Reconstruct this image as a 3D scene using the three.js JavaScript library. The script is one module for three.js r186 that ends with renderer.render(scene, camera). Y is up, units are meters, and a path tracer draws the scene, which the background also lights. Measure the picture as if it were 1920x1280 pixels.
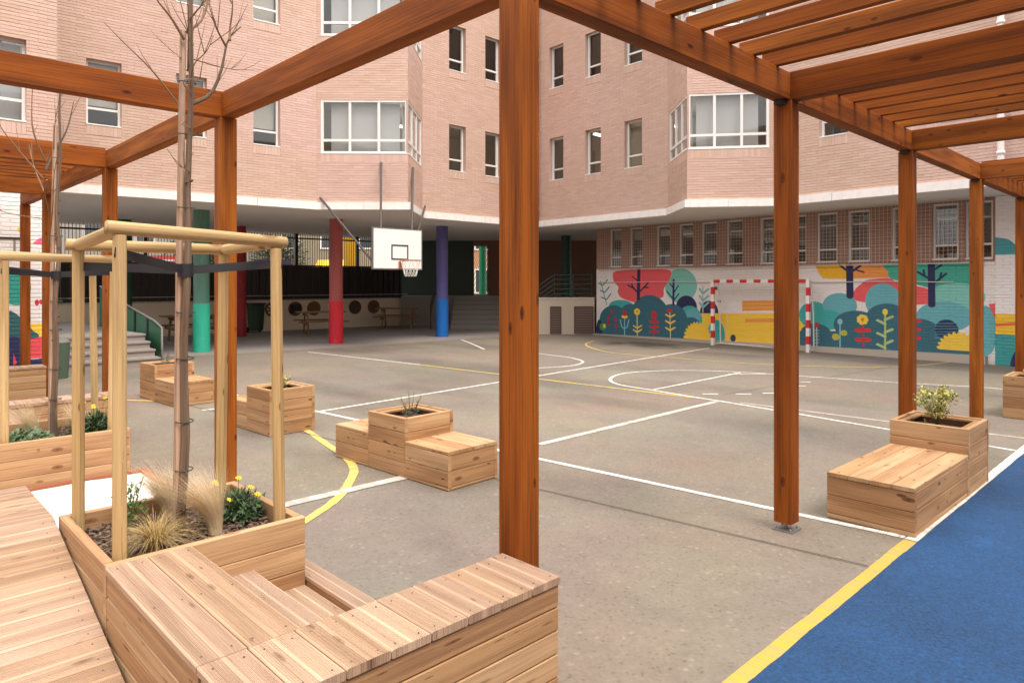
import * as THREE from 'three';
import { mergeGeometries } from 'three/addons/utils/BufferGeometryUtils.js';

// ---------------------------------------------------------------- camera, sky, sun, exposure
const scene = new THREE.Scene();
const camera = new THREE.PerspectiveCamera(2 * Math.atan(640 / 1300) * 180 / Math.PI, 1920 / 1280, 0.05, 400);
camera.position.set(-2.02, 1.64, 2.05);
camera.lookAt(-2.02 + Math.cos(46 * Math.PI / 180) * 10, 1.64, 2.05 - Math.sin(46 * Math.PI / 180) * 10);
camera.setViewOffset(1920, 1280, 0, 110, 1920, 1280);
scene.add(camera);
{ // pale overcast sky, a little brighter overhead and softly mottled
  const W = 256, H = 128, d = new Float32Array(W * H * 4);
  for (let j = 0; j < H; j++) for (let i = 0; i < W; i++) {
    const el = (j / H - 0.5) * Math.PI, az = i / W * 2 * Math.PI, up = Math.max(0, Math.sin(el));
    const cloud = 1 + 0.06 * Math.sin(az * 3 + 4 * el) * Math.sin(az * 5 - 7 * el + 1);
    const k = (el > 0 ? 0.74 + 0.78 * up : 0.5) * cloud;
    const o = (j * W + i) * 4;
    d[o] = 1.0 * k; d[o + 1] = 0.985 * k; d[o + 2] = 0.985 * k; d[o + 3] = 1;
  }
  const t = new THREE.DataTexture(d, W, H, THREE.RGBAFormat, THREE.FloatType);
  t.mapping = THREE.EquirectangularReflectionMapping; t.magFilter = THREE.LinearFilter; t.minFilter = THREE.LinearFilter; t.needsUpdate = true;
  scene.background = t; scene.environment = t;
}
const sun = new THREE.DirectionalLight(0xfff1e2, 1.4);
sun.position.set(1.2, 30, 14); sun.target.position.set(3, 0, -4);
sun.castShadow = true; sun.shadow.radius = 45; sun.shadow.mapSize.set(2048, 2048);
Object.assign(sun.shadow.camera, { left: -25, right: 25, top: 25, bottom: -25, near: 1, far: 90 });
scene.add(sun, sun.target);
const renderer = new THREE.WebGLRenderer({ antialias: true });
renderer.toneMapping = THREE.LinearToneMapping;
renderer.toneMappingExposure = 2.2;
renderer.shadowMap.enabled = true;

// ---------------------------------------------------------------- helpers
const V = (x, y, z) => new THREE.Vector3(x, y, z);
function rng(seed) { let a = seed | 0; return () => { a = (a + 0x6d2b79f5) | 0; let t = Math.imul(a ^ (a >>> 15), 1 | a); t = (t + Math.imul(t ^ (t >>> 7), 61 | t)) ^ t; return ((t ^ (t >>> 14)) >>> 0) / 4294967296; }; }
const R = rng(77);
const rr = (a, b) => a + (b - a) * R();
function hash(x, y, s) { let h = Math.imul(x, 374761393) ^ Math.imul(y, 668265263) ^ Math.imul(s, 1274126177); h = Math.imul(h ^ (h >>> 13), 1274126177); return ((h ^ (h >>> 16)) >>> 0) / 4294967296; }
function vn(x, y, s) {
  const xi = Math.floor(x), yi = Math.floor(y); let fx = x - xi, fy = y - yi;
  fx = fx * fx * (3 - 2 * fx); fy = fy * fy * (3 - 2 * fy);
  const a = hash(xi, yi, s), b = hash(xi + 1, yi, s), c = hash(xi, yi + 1, s), d = hash(xi + 1, yi + 1, s);
  return a + (b - a) * fx + (c - a) * fy + (a - b - c + d) * fx * fy;
}
const fbm = (x, y, s, n = 4) => { let v = 0, a = 0.5, t = 0; for (let i = 0; i < n; i++) { v += a * vn(x, y, s + i * 17); t += a; a *= 0.5; x *= 2.03; y *= 2.03; } return v / t; };
const used = {};
function nm(name) { const k = used[name] = (used[name] || 0) + 1; return k === 1 ? name : name + '_' + String(k - 1).padStart(3, '0'); }
const sh = (m) => { m.castShadow = true; m.receiveShadow = true; return m; };
function thing(name, label, category, group) {
  const g = new THREE.Group(); g.name = nm(name); g.userData = { label, category }; if (group) g.userData.group = group; scene.add(g); return g;
}
function structure(name, geo, mat, parent) { const m = sh(new THREE.Mesh(geo, mat)); m.name = parent ? name : nm(name); if (!parent) m.userData.kind = 'structure'; (parent || scene).add(m); return m; }
function part(parent, name, geo, mat, label) { const m = sh(new THREE.Mesh(geo, mat)); m.name = name; if (label) m.userData.label = label; parent.add(m); return m; }
function grp(parent, name) { const g = new THREE.Group(); g.name = name; parent.add(g); return g; }
const box = (x0, x1, y0, y1, z0, z1) => new THREE.BoxGeometry(x1 - x0, y1 - y0, z1 - z0).translate((x0 + x1) / 2, (y0 + y1) / 2, (z0 + z1) / 2);
const merge = (a) => mergeGeometries(a.map((g) => (g.index ? g.toNonIndexed() : g)), false);
// tapered round bar through points, closed ends; uv: u along, v around
function bar(pts, r, seg = 8) {
  const P = pts.map((p) => (p.isVector3 ? p : V(...p))), n = P.length, rad = (i) => (Array.isArray(r) ? r[Math.min(i, r.length - 1)] : r);
  const pos = [], uv = [], idx = []; let up = V(0, 1, 0), len = 0;
  for (let i = 0; i < n; i++) {
    const t = P[Math.min(i + 1, n - 1)].clone().sub(P[Math.max(i - 1, 0)]).normalize();
    if (i === 0 && Math.abs(t.y) > 0.9) up = V(1, 0, 0);
    const a = up.clone().cross(t).normalize(), b = t.clone().cross(a); up = b.clone();
    up = t.clone().cross(a).normalize();
    if (i) len += P[i].distanceTo(P[i - 1]);
    for (let k = 0; k <= seg; k++) { const an = k / seg * Math.PI * 2, c = Math.cos(an) * rad(i), s = Math.sin(an) * rad(i);
      pos.push(P[i].x + a.x * c + b.x * s, P[i].y + a.y * c + b.y * s, P[i].z + a.z * c + b.z * s); uv.push(len / 2, k / seg * 0.5); }
    up = b;
  }
  for (let i = 0; i < n - 1; i++) for (let k = 0; k < seg; k++) { const a = i * (seg + 1) + k, b = a + seg + 1; idx.push(a, a + 1, b, a + 1, b + 1, b); }
  for (const [i, f] of [[0, 1], [n - 1, 0]]) { const c = pos.length / 3; pos.push(P[i].x, P[i].y, P[i].z); uv.push(0.5, 0.5); for (let k = 0; k < seg; k++) { const a = i * (seg + 1) + k; f ? idx.push(c, a + 1, a) : idx.push(c, a, a + 1); } }
  const g = new THREE.BufferGeometry(); g.setAttribute('position', new THREE.Float32BufferAttribute(pos, 3)); g.setAttribute('uv', new THREE.Float32BufferAttribute(uv, 2)); g.setIndex(idx); g.computeVertexNormals(); return g;
}
// chamfered plank along x (thickness y, width z); u along the grain in 2 m, v around in 0.25 m; deck: v spans the board face once
const plankCache = new Map();
function plank(L, t, w, deck, variant, c = 0.004) {
  const key = [L.toFixed(3), t.toFixed(3), w.toFixed(3), deck ? 1 : 0, variant].join();
  if (plankCache.has(key)) return plankCache.get(key);
  c = Math.min(c, t * 0.25, w * 0.25);
  const y = t / 2, z = w / 2, sec = [[z - c, y], [-z + c, y], [-z, y - c], [-z, -y + c], [-z + c, -y], [z - c, -y], [z, -y + c], [z, y - c]];
  const pos = [], uv = [], ou = variant * 0.37 + (w * 13 + L * 7) % 1, ov = variant * 0.083;
  let per = 0; const X = [-L / 2, L / 2];
  const push = (x, q, u, v) => { pos.push(x, q[1], q[0]); uv.push(u, v); };
  for (let i = 0; i < 8; i++) {
    const a = sec[i], b = sec[(i + 1) % 8], l = Math.hypot(a[0] - b[0], a[1] - b[1]);
    let va = (per + ov) / 0.25, vb = (per + l + ov) / 0.25; per += l;
    if (deck) { va = 0.5 - a[0] / w; vb = 0.5 - b[0] / w; if (i !== 0 && i !== 4) { va = vb = 0.02; } }
    const u0 = (X[0] + L / 2) / 2 + ou, u1 = (X[1] + L / 2) / 2 + ou;
    push(X[0], a, u0, va); push(X[1], a, u1, va); push(X[1], b, u1, vb); push(X[0], a, u0, va); push(X[1], b, u1, vb); push(X[0], b, u0, vb);
  }
  for (const e of [0, 1]) for (let i = 1; i < 7; i++) {
    const tri = e ? [0, i + 1, i] : [0, i, i + 1];
    for (const k of tri) push(X[e], sec[k], 0.03 * sec[k][1] + ou, (sec[k][0] + ov) / 0.25);
  }
  const g = new THREE.BufferGeometry(); g.setAttribute('position', new THREE.Float32BufferAttribute(pos, 3)); g.setAttribute('uv', new THREE.Float32BufferAttribute(uv, 2)); g.computeVertexNormals();
  // make the winding outward whatever the section order
  const n = g.attributes.normal; if (n.getY(0) < 0) { const p = g.attributes.position.array, q = g.attributes.uv.array; for (let i = 0; i < p.length; i += 9) { for (let k = 0; k < 3; k++) { const s = p[i + 3 + k]; p[i + 3 + k] = p[i + 6 + k]; p[i + 6 + k] = s; } } for (let i = 0; i < q.length; i += 6) for (let k = 0; k < 2; k++) { const s = q[i + 2 + k]; q[i + 2 + k] = q[i + 4 + k]; q[i + 4 + k] = s; } g.computeVertexNormals(); }
  plankCache.set(key, g); return g;
}
const AX = {
  x: [V(1, 0, 0), V(0, 1, 0), V(0, 0, 1)], xs: [V(1, 0, 0), V(0, 0, -1), V(0, 1, 0)],
  z: [V(0, 0, 1), V(0, 1, 0), V(-1, 0, 0)], zs: [V(0, 0, 1), V(1, 0, 0), V(0, 1, 0)],
  y: [V(0, 1, 0), V(1, 0, 0), V(0, 0, -1)],
};
// one board given as a box in its parent's space, grain along axis x, y or z
function bd(parent, name, mats, x, y, z, axis, deck) {
  const s = [x[1] - x[0], y[1] - y[0], z[1] - z[0]].map(Math.abs); let L, t, w, a = axis;
  if (axis === 'x') { L = s[0]; if (s[1] > s[2]) { a = 'xs'; w = s[1]; t = s[2]; } else { t = s[1]; w = s[2]; } }
  else if (axis === 'z') { L = s[2]; if (s[1] > s[0]) { a = 'zs'; w = s[1]; t = s[0]; } else { t = s[1]; w = s[0]; } }
  else { L = s[1]; t = s[0]; w = s[2]; }
  const vi = Math.floor(R() * 5), m = sh(new THREE.Mesh(plank(L, t, w, deck, vi), mats[Math.floor(R() * mats.length)]));
  m.quaternion.setFromRotationMatrix(new THREE.Matrix4().makeBasis(...AX[a])); m.position.set((x[0] + x[1]) / 2, (y[0] + y[1]) / 2, (z[0] + z[1]) / 2);
  m.name = name; parent.add(m); return m;
}

// ---------------------------------------------------------------- materials
function dataTex(W, H, fn, srgb, ch = 3) {
  const d = new Uint8Array(W * H * 4), c = [0, 0, 0];
  for (let j = 0; j < H; j++) for (let i = 0; i < W; i++) { fn(i / W, j / H, c, i, j); const o = (j * W + i) * 4; for (let k = 0; k < 3; k++) d[o + k] = Math.max(0, Math.min(255, (ch === 1 ? c[0] : c[k]) * 255)); d[o + 3] = 255; }
  const t = new THREE.DataTexture(d, W, H, THREE.RGBAFormat); t.magFilter = THREE.LinearFilter; t.minFilter = THREE.LinearMipmapLinearFilter; t.generateMipmaps = true;
  t.wrapS = t.wrapT = THREE.RepeatWrapping; if (srgb) t.colorSpace = THREE.SRGBColorSpace; t.needsUpdate = true; return t;
}
const hex = (h) => [(h >> 16 & 255) / 255, (h >> 8 & 255) / 255, (h & 255) / 255];
// wood 2 m x 0.25 m: streaked grain, wandering figure and knots
function woodTex(seed, base, dark, knots, contrast) {
  const q = rng(seed), K = []; for (let i = 0; i < knots; i++) K.push([q() * 2, 0.02 + q() * 0.21, 0.006 + q() * q() * 0.012, 0.55 + q() * 0.6]);
  const S = []; for (let i = 0; i < 5; i++) S.push([q() * 2, 0.12 + q() * 0.5, q() * 0.25, q() * 6]);
  const b = hex(base), k2 = hex(dark), H = 256, W = 1024;
  const col = (u, v, c) => {
    const x = u * 2, y = v * 0.25; let bend = 0, kn = 0;
    for (const k of K) { let dx = x - k[0]; dx -= 2 * Math.round(dx / 2); const dy = y - k[1], e = Math.hypot(dx / 2.6, dy) / k[2]; bend += (dy > 0 ? 1 : -1) * k[2] * 0.8 * Math.exp(-Math.pow(dx / (k[2] * 5), 2)) * Math.exp(-Math.abs(dy) / 0.03); kn = Math.max(kn, k[3] * Math.max(0, 1 - Math.pow(e, 2.2) * 0.55) * (0.8 + 0.2 * Math.sin(e * 9))); }
    const yy = y + bend * 0.6 + 0.006 * (vn(x * 1.7, y * 9, seed) - 0.5);
    const ring = 0.5 + 0.5 * Math.sin(yy * 330 + 5 * vn(x * 1.1, yy * 22, seed + 3));
    const fine = fbm(x * 6, yy * 420, seed + 5, 3), slow = fbm(x * 1.4, yy * 18, seed + 9, 3);
    let f = contrast * (0.13 * ring * ring + 0.5 * (fine - 0.35) + 0.95 * (slow - 0.38)); f = Math.max(0, Math.min(1, f));
    f = f + (1.12 - f) * Math.min(1, kn * 1.15);
    for (const k of S) { let dx = x - k[0]; dx -= 2 * Math.round(dx / 2); const t = Math.abs(dx) / k[1]; if (t < 1 && Math.abs(y - k[2] - 0.003 * Math.sin(dx * 9 + k[3])) < 0.0009 * (1 - t) + 0.0003) f = Math.max(f, 0.8); }
    for (let i = 0; i < 3; i++) c[i] = b[i] + (k2[i] - b[i]) * f;
  };
  const c2 = [0, 0, 0];
  return dataTex(W, H, (u, v, c) => { col(u, v, c); if (u > 0.85) { const t = (u - 0.85) / 0.15; col(u - 1, v, c2); for (let i = 0; i < 3; i++) c[i] += (c2[i] - c[i]) * t; } }, true);
}
const std = (o) => new THREE.MeshStandardMaterial(o);
const plain = (h, rough = 0.8, extra = {}) => std({ color: h, roughness: rough, ...extra });
const grainBump = dataTex(512, 256, (u, v, c) => { c[0] = 0.3 + 0.7 * fbm(u * 10, v * 90, 41, 3); }, false, 1);
const stainedMat = [[11, 0x9c5518, 0x47200b, 4], [12, 0x924d14, 0x3f1a09, 2], [13, 0xa65f1d, 0x50260e, 6], [14, 0x965116, 0x431d0a, 1]].map(([s, a, b, k]) => new THREE.MeshPhysicalMaterial({ map: woodTex(s, a, b, k, 1.0), roughness: 0.7, specularIntensity: 0.4, bumpMap: grainBump, bumpScale: 0.0012 }));
const pineMat = [[21, 0xc19c73, 0x70472a, 7], [22, 0xb79066, 0x684224, 10], [23, 0xc6a47d, 0x795633, 5], [24, 0xb18960, 0x634026, 8]].map(([s, a, b, k]) => std({ map: woodTex(s, a, b, k, 0.8), roughness: 0.85, bumpMap: grainBump, bumpScale: 0.0015 }));
const logMat = [[31, 0xcdb07e, 0x785a34], [32, 0xc6a874, 0x715330]].map(([s, a, b]) => std({ map: woodTex(s, a, b, 6, 0.8), roughness: 0.8, bumpMap: grainBump, bumpScale: 0.001 }));
// grooved decking: ribs run along the board, one plain strip along the middle and the edges
const grooveBump = dataTex(8, 512, (u, v, c) => { const plainStrip = Math.abs(v - 0.5) < 0.055 || v < 0.045 || v > 0.955; c[0] = plainStrip ? 1 : 0.5 + 0.5 * Math.cos(v * Math.PI * 2 * 19); }, false, 1);
const deckMat = [[41, 0xc4a589, 0x7f614a, 4], [42, 0xbc9b7d, 0x785a42, 6], [43, 0xc8aa93, 0x856850, 3], [46, 0xc0a087, 0x7a5d48, 5]].map(([s, a, b, k]) => std({ map: woodTex(s, a, b, k, 0.8), roughness: 0.88, bumpMap: grooveBump, bumpScale: 0.004 }));
const steel = plain(0x9a9a98, 0.45, { metalness: 0.7 }), darkSteel = plain(0x45413f, 0.5, { metalness: 0.5 });
const blackStrap = plain(0x26262a, 0.7), whitePaint = plain(0xe6e2de, 0.7), frameWhite = plain(0xdfdcd8, 0.45), redPaint = plain(0xc9262c, 0.45);
const glass = new THREE.MeshPhysicalMaterial({ color: 0xeef0ef, transmission: 1, thickness: 0, roughness: 0.03, ior: 1.52 });
const soilMat = std({ color: 0x4a382e, roughness: 1, bumpMap: dataTex(256, 256, (u, v, c) => { c[0] = fbm(u * 30, v * 30, 8, 3); }, false, 1), bumpScale: 0.03 });
const groundTex = (() => {   // 22 m x 22 m of worn pale asphalt: speckle, blotches, damp stain
  return dataTex(2048, 2048, (u, v, c, i, j) => {
    const x = -5 + u * 22, z = -16 + v * 22, sp = hash(i, j, 3), sp2 = hash(i >> 1, j >> 1, 5);
    let f = 1 + 0.13 * (fbm(x * 0.5, z * 0.5, 4, 4) - 0.5) + 0.07 * (fbm(x * 2.6, z * 2.6, 6, 3) - 0.5) + 0.05 * (fbm(x * 11, z * 11, 7, 2) - 0.5) + 0.09 * (sp - 0.5) + 0.05 * (sp2 - 0.5);
    if (sp2 > 0.988) f += 0.1; if (sp < 0.02) f -= 0.16;
    const st = Math.exp(-Math.pow((x - 13.2) / 0.9, 2) - Math.pow((z + 8.8) / 1.6, 2)) * fbm(x * 2, z * 2, 12, 4); if (st > 0.2) f -= 0.5 * Math.min(0.3, st - 0.2) * 2;
    const dust = fbm(x * 0.8 + 9, z * 0.8, 14, 4), g = fbm(x * 1.3, z * 1.3, 15, 3);
    const mark = Math.pow(Math.max(0, fbm(x * 0.9 + 30, z * 0.35, 44, 4) - 0.52), 1) * 0.5; f -= mark; c[0] = 0.487 * f + 0.04 * (dust - 0.5); c[1] = 0.452 * f + 0.035 * (g - 0.5); c[2] = 0.404 * f - 0.025 * (dust - 0.5);
  }, true);
})();
const groundMat = std({ map: groundTex, roughness: 0.95, bumpMap: dataTex(512, 512, (u, v, c, i, j) => { c[0] = 0.6 * hash(i, j, 9) + 0.4 * hash(i >> 1, j >> 1, 10); }, false, 1), bumpScale: 0.002 });
groundMat.bumpMap.repeat.set(9, 9);
const MURAL=[
['e','#80c8bc',[3.24,1.56,0.55,0.49]],
['c','#ec5f64',[[0.76,1.98],[1.63,2.04],[2.83,2.01],[2.85,1.72],[2.66,1.48],[2.63,1.24],[2.31,1.14],[1.69,1.04],[1.09,1.16],[0.9,1.34],[0.92,1.52],[0.73,1.69]]],
['e','#45adab',[1.03,0.92,0.5,0.19]],
['e','#2b2f57',[3.44,0.95,0.35,0.33]],
['e','#2b2f57',[4.18,0.82,0.29,0.33]],
['p','#fbce46',[[3.9,0.8],[6.93,0.9],[6.93,-0.03],[3.9,-0.18]]],
['e','#45adab',[3.55,0.6,0.41,0.4]],
['e','#6ab1bb',[3.64,0.72,0.27,0.19]],
['e','#396b7b',[0.74,0.45,0.61,0.49]],
['e','#396b7b',[2.13,0.63,0.72,0.65]],
['e','#396b7b',[1.41,0.52,0.49,0.48]],
['e','#396b7b',[2.94,0.58,0.53,0.45]],
['e','#396b7b',[3.6,0.41,0.32,0.27]],
['p','#396b7b',[[0.06,-0.02],[0.24,0.42],[3.42,0.56],[3.74,0.34],[3.74,-0.04],[0.06,-0.07]]],
['e','#2b2f57',[0.13,0.16,0.13,0.31]],
['e','#45adab',[4.4,0.23,0.27,0.41]],
['e','#2b2f57',[1.71,2.02,0.03,0.02]],
['s','#2b2f57',0.12,[[1.73,2.04],[1.72,1.56],[1.71,1.15]]],
['s','#2b2f57',0.06,[[1.73,1.31],[1.53,1.48],[1.31,1.56]]],
['s','#2b2f57',0.06,[[1.73,1.35],[1.95,1.52],[2.1,1.66]]],
['s','#2b2f57',0.04,[[1.73,1.68],[1.47,1.83]]],
['s','#2b2f57',0.05,[[1.53,1.46],[1.45,1.6]]],
['s','#2b2f57',0.05,[[1.9,1.5],[2.08,1.5]]],
['s','#2b2f57',0.07,[[3.0,1.72],[2.99,1.01]]],
['s','#2b2f57',0.04,[[2.99,1.17],[2.76,1.4]]],
['s','#2b2f57',0.04,[[2.99,1.33],[3.16,1.56]]],
['s','#2b2f57',0.04,[[3.0,1.13],[3.18,1.33]]],
['s','#2b2f57',0.04,[[3.0,1.48],[2.87,1.62]]],
['s','#4d9488',0.03,[[0.44,0.95],[0.18,1.69]]],
['s','#4d9488',0.05,[[0.24,1.56],[0.12,1.62]]],
['s','#4d9488',0.05,[[0.27,1.56],[0.47,1.73]]],
['s','#4d9488',0.05,[[0.33,1.34],[0.17,1.4]]],
['s','#4d9488',0.05,[[0.36,1.34],[0.54,1.51]]],
['s','#4d9488',0.05,[[0.41,1.12],[0.22,1.18]]],
['s','#4d9488',0.05,[[0.44,1.12],[0.61,1.3]]],
['s','#a9c9c4',0.04,[[3.98,0.83],[3.98,1.53]]],
['s','#8fbfba',0.07,[[3.98,1.34],[3.88,1.47]]],
['s','#8fbfba',0.07,[[3.98,1.34],[4.16,1.47]]],
['s','#8fbfba',0.07,[[3.98,1.15],[3.88,1.28]]],
['s','#8fbfba',0.07,[[3.98,1.15],[4.16,1.28]]],
['s','#8fbfba',0.07,[[3.98,0.96],[3.88,1.09]]],
['s','#8fbfba',0.07,[[3.98,0.96],[4.16,1.1]]],
['s','#5b4a63',0.03,[[0.66,0.01],[0.66,0.74]]],
['e','#b8343c',[0.65,0.76,0.06,0.07]],
['e','#b8343c',[0.52,0.57,0.06,0.07]],
['e','#b8343c',[0.8,0.5,0.06,0.07]],
['e','#b8343c',[0.5,0.39,0.06,0.07]],
['e','#b8343c',[0.84,0.3,0.06,0.07]],
['s','#9fd0d6',0.03,[[1.17,0.02],[1.17,0.63]]],
['s','#7fb9c6',0.05,[[1.17,0.23],[1.06,0.29],[0.99,0.5]]],
['s','#7fb9c6',0.05,[[1.17,0.23],[1.28,0.3],[1.34,0.51]]],
['e','#fbce46',[1.17,0.6,0.13,0.05]],
['e','#c9363c',[1.17,0.71,0.08,0.09]],
['s','#e8dc9a',0.03,[[1.67,0.04],[1.66,0.73]]],
['d','#fbce46',[1.66,0.77,0.12,0.11]],
['s','#fbce46',0.05,[[1.67,0.28],[1.52,0.34]]],
['s','#fbce46',0.05,[[1.67,0.28],[1.83,0.36]]],
['s','#fbce46',0.05,[[1.67,0.15],[1.52,0.22]]],
['s','#fbce46',0.05,[[1.67,0.15],[1.83,0.24]]],
['s','#c9363c',0.03,[[2.31,0.07],[2.31,0.79]]],
['e','#c9363c',[2.3,0.69,0.11,0.13]],
['e','#c9363c',[2.21,0.49,0.1,0.04]],
['e','#c9363c',[2.4,0.5,0.1,0.04]],
['e','#c9363c',[2.21,0.34,0.1,0.04]],
['e','#c9363c',[2.4,0.35,0.1,0.04]],
['e','#c9363c',[2.21,0.2,0.1,0.04]],
['e','#c9363c',[2.4,0.21,0.1,0.04]],
['s','#e8dc9a',0.03,[[2.89,0.08],[2.87,0.81]]],
['e','#c9363c',[2.86,0.84,0.13,0.05]],
['s','#fbce46',0.06,[[2.88,0.65],[2.73,0.72]]],
['s','#fbce46',0.06,[[2.88,0.65],[3.04,0.73]]],
['s','#fbce46',0.06,[[2.88,0.47],[2.73,0.54]]],
['s','#fbce46',0.06,[[2.88,0.47],[3.04,0.55]]],
['s','#fbce46',0.06,[[2.88,0.27],[2.73,0.34]]],
['s','#fbce46',0.06,[[2.88,0.27],[3.04,0.36]]],
['e','#4c9a5c',[0.27,0.25,0.14,0.12]],
['e','#fbce46',[0.34,0.28,0.06,0.07]],
['f','#fbce46',[3.8,0.06,0.44,0.48]],
['p','#ef9f48',[[5.19,1.17],[6.26,1.2],[6.26,0.95],[5.19,0.9]]],
['s','#f6c58d',0.02,[[5.19,1.08],[6.26,1.12]]],
['s','#f6c58d',0.02,[[5.19,0.99],[6.26,1.03]]],
['p','#ef9f48',[[5.27,0.7],[6.26,0.75],[6.26,0.65],[5.27,0.61]]],
['s','#f3d687',0.05,[[4.74,0.83],[4.74,0.05]]],
['e','#8a2f3c',[4.38,1.49,0.06,0.05]],
['e','#4c6b5f',[4.5,1.14,0.05,0.04]],
['e','#33465c',[4.92,0.17,0.08,0.1]],
['p','#f0b72f',[[7.14,2.07],[8.0,2.07],[8.09,1.73],[7.34,1.74],[7.23,1.88]]],
['p','#ea9a4f',[[7.92,2.07],[8.9,2.05],[8.85,1.89],[8.85,1.75],[8.06,1.74],[7.9,1.8]]],
['c','#ec5f64',[[8.0,1.28],[8.08,1.48],[8.22,1.61],[8.35,1.7],[8.8,1.74],[9.04,1.64],[9.64,1.49],[9.64,1.2],[9.04,1.17],[8.35,1.19]]],
['c','#45aa94',[[8.8,2.06],[10.38,2.05],[10.38,1.64],[10.18,1.49],[9.79,1.49],[9.24,1.64],[8.86,1.73],[8.8,1.89]]],
['e','#80c8bc',[10.14,1.35,0.52,0.29]],
['e','#45adab',[7.12,0.86,0.38,0.33]],
['e','#6ab1bb',[7.73,1.11,0.4,0.29]],
['e','#6ab1bb',[8.69,1.23,0.38,0.4]],
['e','#6ab1bb',[9.91,0.93,0.53,0.32]],
['e','#45adab',[7.5,0.77,0.27,0.24]],
['e','#396b7b',[8.11,0.66,0.52,0.34]],
['e','#396b7b',[8.79,0.79,0.49,0.39]],
['e','#396b7b',[9.4,0.63,0.42,0.24]],
['e','#396b7b',[7.16,0.42,0.38,0.24]],
['p','#396b7b',[[6.76,0.46],[9.87,0.63],[10.56,0.46],[10.56,-0.08],[6.76,-0.09]]],
['e','#2b2f57',[9.96,0.66,0.22,0.21]],
['s','#6ab1bb',0.015,[[9.74,0.78],[10.16,0.8]]],
['s','#6ab1bb',0.015,[[9.74,0.72],[10.16,0.74]]],
['s','#6ab1bb',0.015,[[9.74,0.66],[10.16,0.69]]],
['s','#6ab1bb',0.015,[[9.74,0.6],[10.16,0.63]]],
['s','#6ab1bb',0.015,[[9.74,0.55],[10.16,0.57]]],
['s','#6ab1bb',0.015,[[9.74,0.48],[10.16,0.51]]],
['e','#6ab1bb',[10.65,0.67,0.21,0.51]],
['p','#ec5f64',[[10.71,1.21],[10.83,1.23],[10.83,0.9]]],
['s','#2b2f57',0.16,[[7.96,2.07],[7.97,1.33]]],
['s','#2b2f57',0.06,[[7.97,1.87],[7.74,2.05]]],
['s','#2b2f57',0.06,[[7.98,1.87],[8.2,2.03]]],
['s','#2b2f57',0.04,[[8.06,1.95],[8.28,1.88]]],
['s','#2b2f57',0.14,[[9.67,2.06],[9.68,1.17]]],
['s','#2b2f57',0.05,[[9.67,1.7],[9.41,1.87]]],
['s','#2b2f57',0.05,[[9.67,1.88],[9.86,2.01]]],
['s','#2b2f57',0.05,[[9.7,1.61],[9.95,1.83]]],
['s','#2b2f57',0.04,[[9.83,1.7],[9.86,1.85]]],
['s','#2b2f57',0.04,[[9.54,1.78],[9.52,1.91]]],
['f','#f3cb4c',[10.19,0.24,0.4,0.37]],
['e','#8fc3cf',[7.74,0.73,0.06,0.07]],
['s','#8fc3cf',0.03,[[7.74,0.66],[7.74,0.12]]],
['e','#b9b94a',[7.64,0.37,0.09,0.08]],
['e','#b9b94a',[7.83,0.47,0.08,0.07]],
['s','#c9363c',0.04,[[8.26,0.7],[8.27,0.12]]],
['d','#f3d04c',[8.25,0.8,0.13,0.13]],
['e','#d8393f',[8.17,0.55,0.1,0.05]],
['e','#d8393f',[8.36,0.56,0.09,0.05]],
['e','#d8393f',[8.17,0.34,0.1,0.05]],
['e','#d8393f',[8.36,0.35,0.09,0.05]],
['s','#b9cf6a',0.04,[[8.74,0.98],[8.74,0.16]]],
['e','#ecd94c',[8.74,0.99,0.06,0.07]],
['s','#b5c98a',0.07,[[8.74,0.82],[8.89,0.89]]],
['s','#b5c98a',0.07,[[8.74,0.72],[8.58,0.8]]],
['s','#b5c98a',0.07,[[8.74,0.54],[8.89,0.61]]],
['s','#b5c98a',0.07,[[8.74,0.44],[8.58,0.51]]],
['s','#b5c98a',0.07,[[8.74,0.28],[8.89,0.36]]],
['s','#b5c98a',0.07,[[8.74,0.19],[8.58,0.26]]],
['s','#b8c9d0',0.03,[[7.18,0.59],[7.19,0.13]]],
['e','#c9363c',[7.18,0.63,0.06,0.06]],
['s','#b8c9d0',0.02,[[7.13,0.5],[7.24,0.5]]],
['s','#b8c9d0',0.02,[[7.13,0.42],[7.24,0.43]]],
['s','#b8c9d0',0.02,[[7.13,0.35],[7.24,0.36]]],
['s','#b8c9d0',0.02,[[7.13,0.27],[7.24,0.28]]],
['s','#b8c9d0',0.02,[[7.13,0.2],[7.24,0.21]]],
['e','#d8393f',[9.42,0.82,0.06,0.04]],
['e','#d8393f',[9.42,0.63,0.06,0.04]],
['e','#d8393f',[9.42,0.45,0.06,0.04]]];
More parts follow.
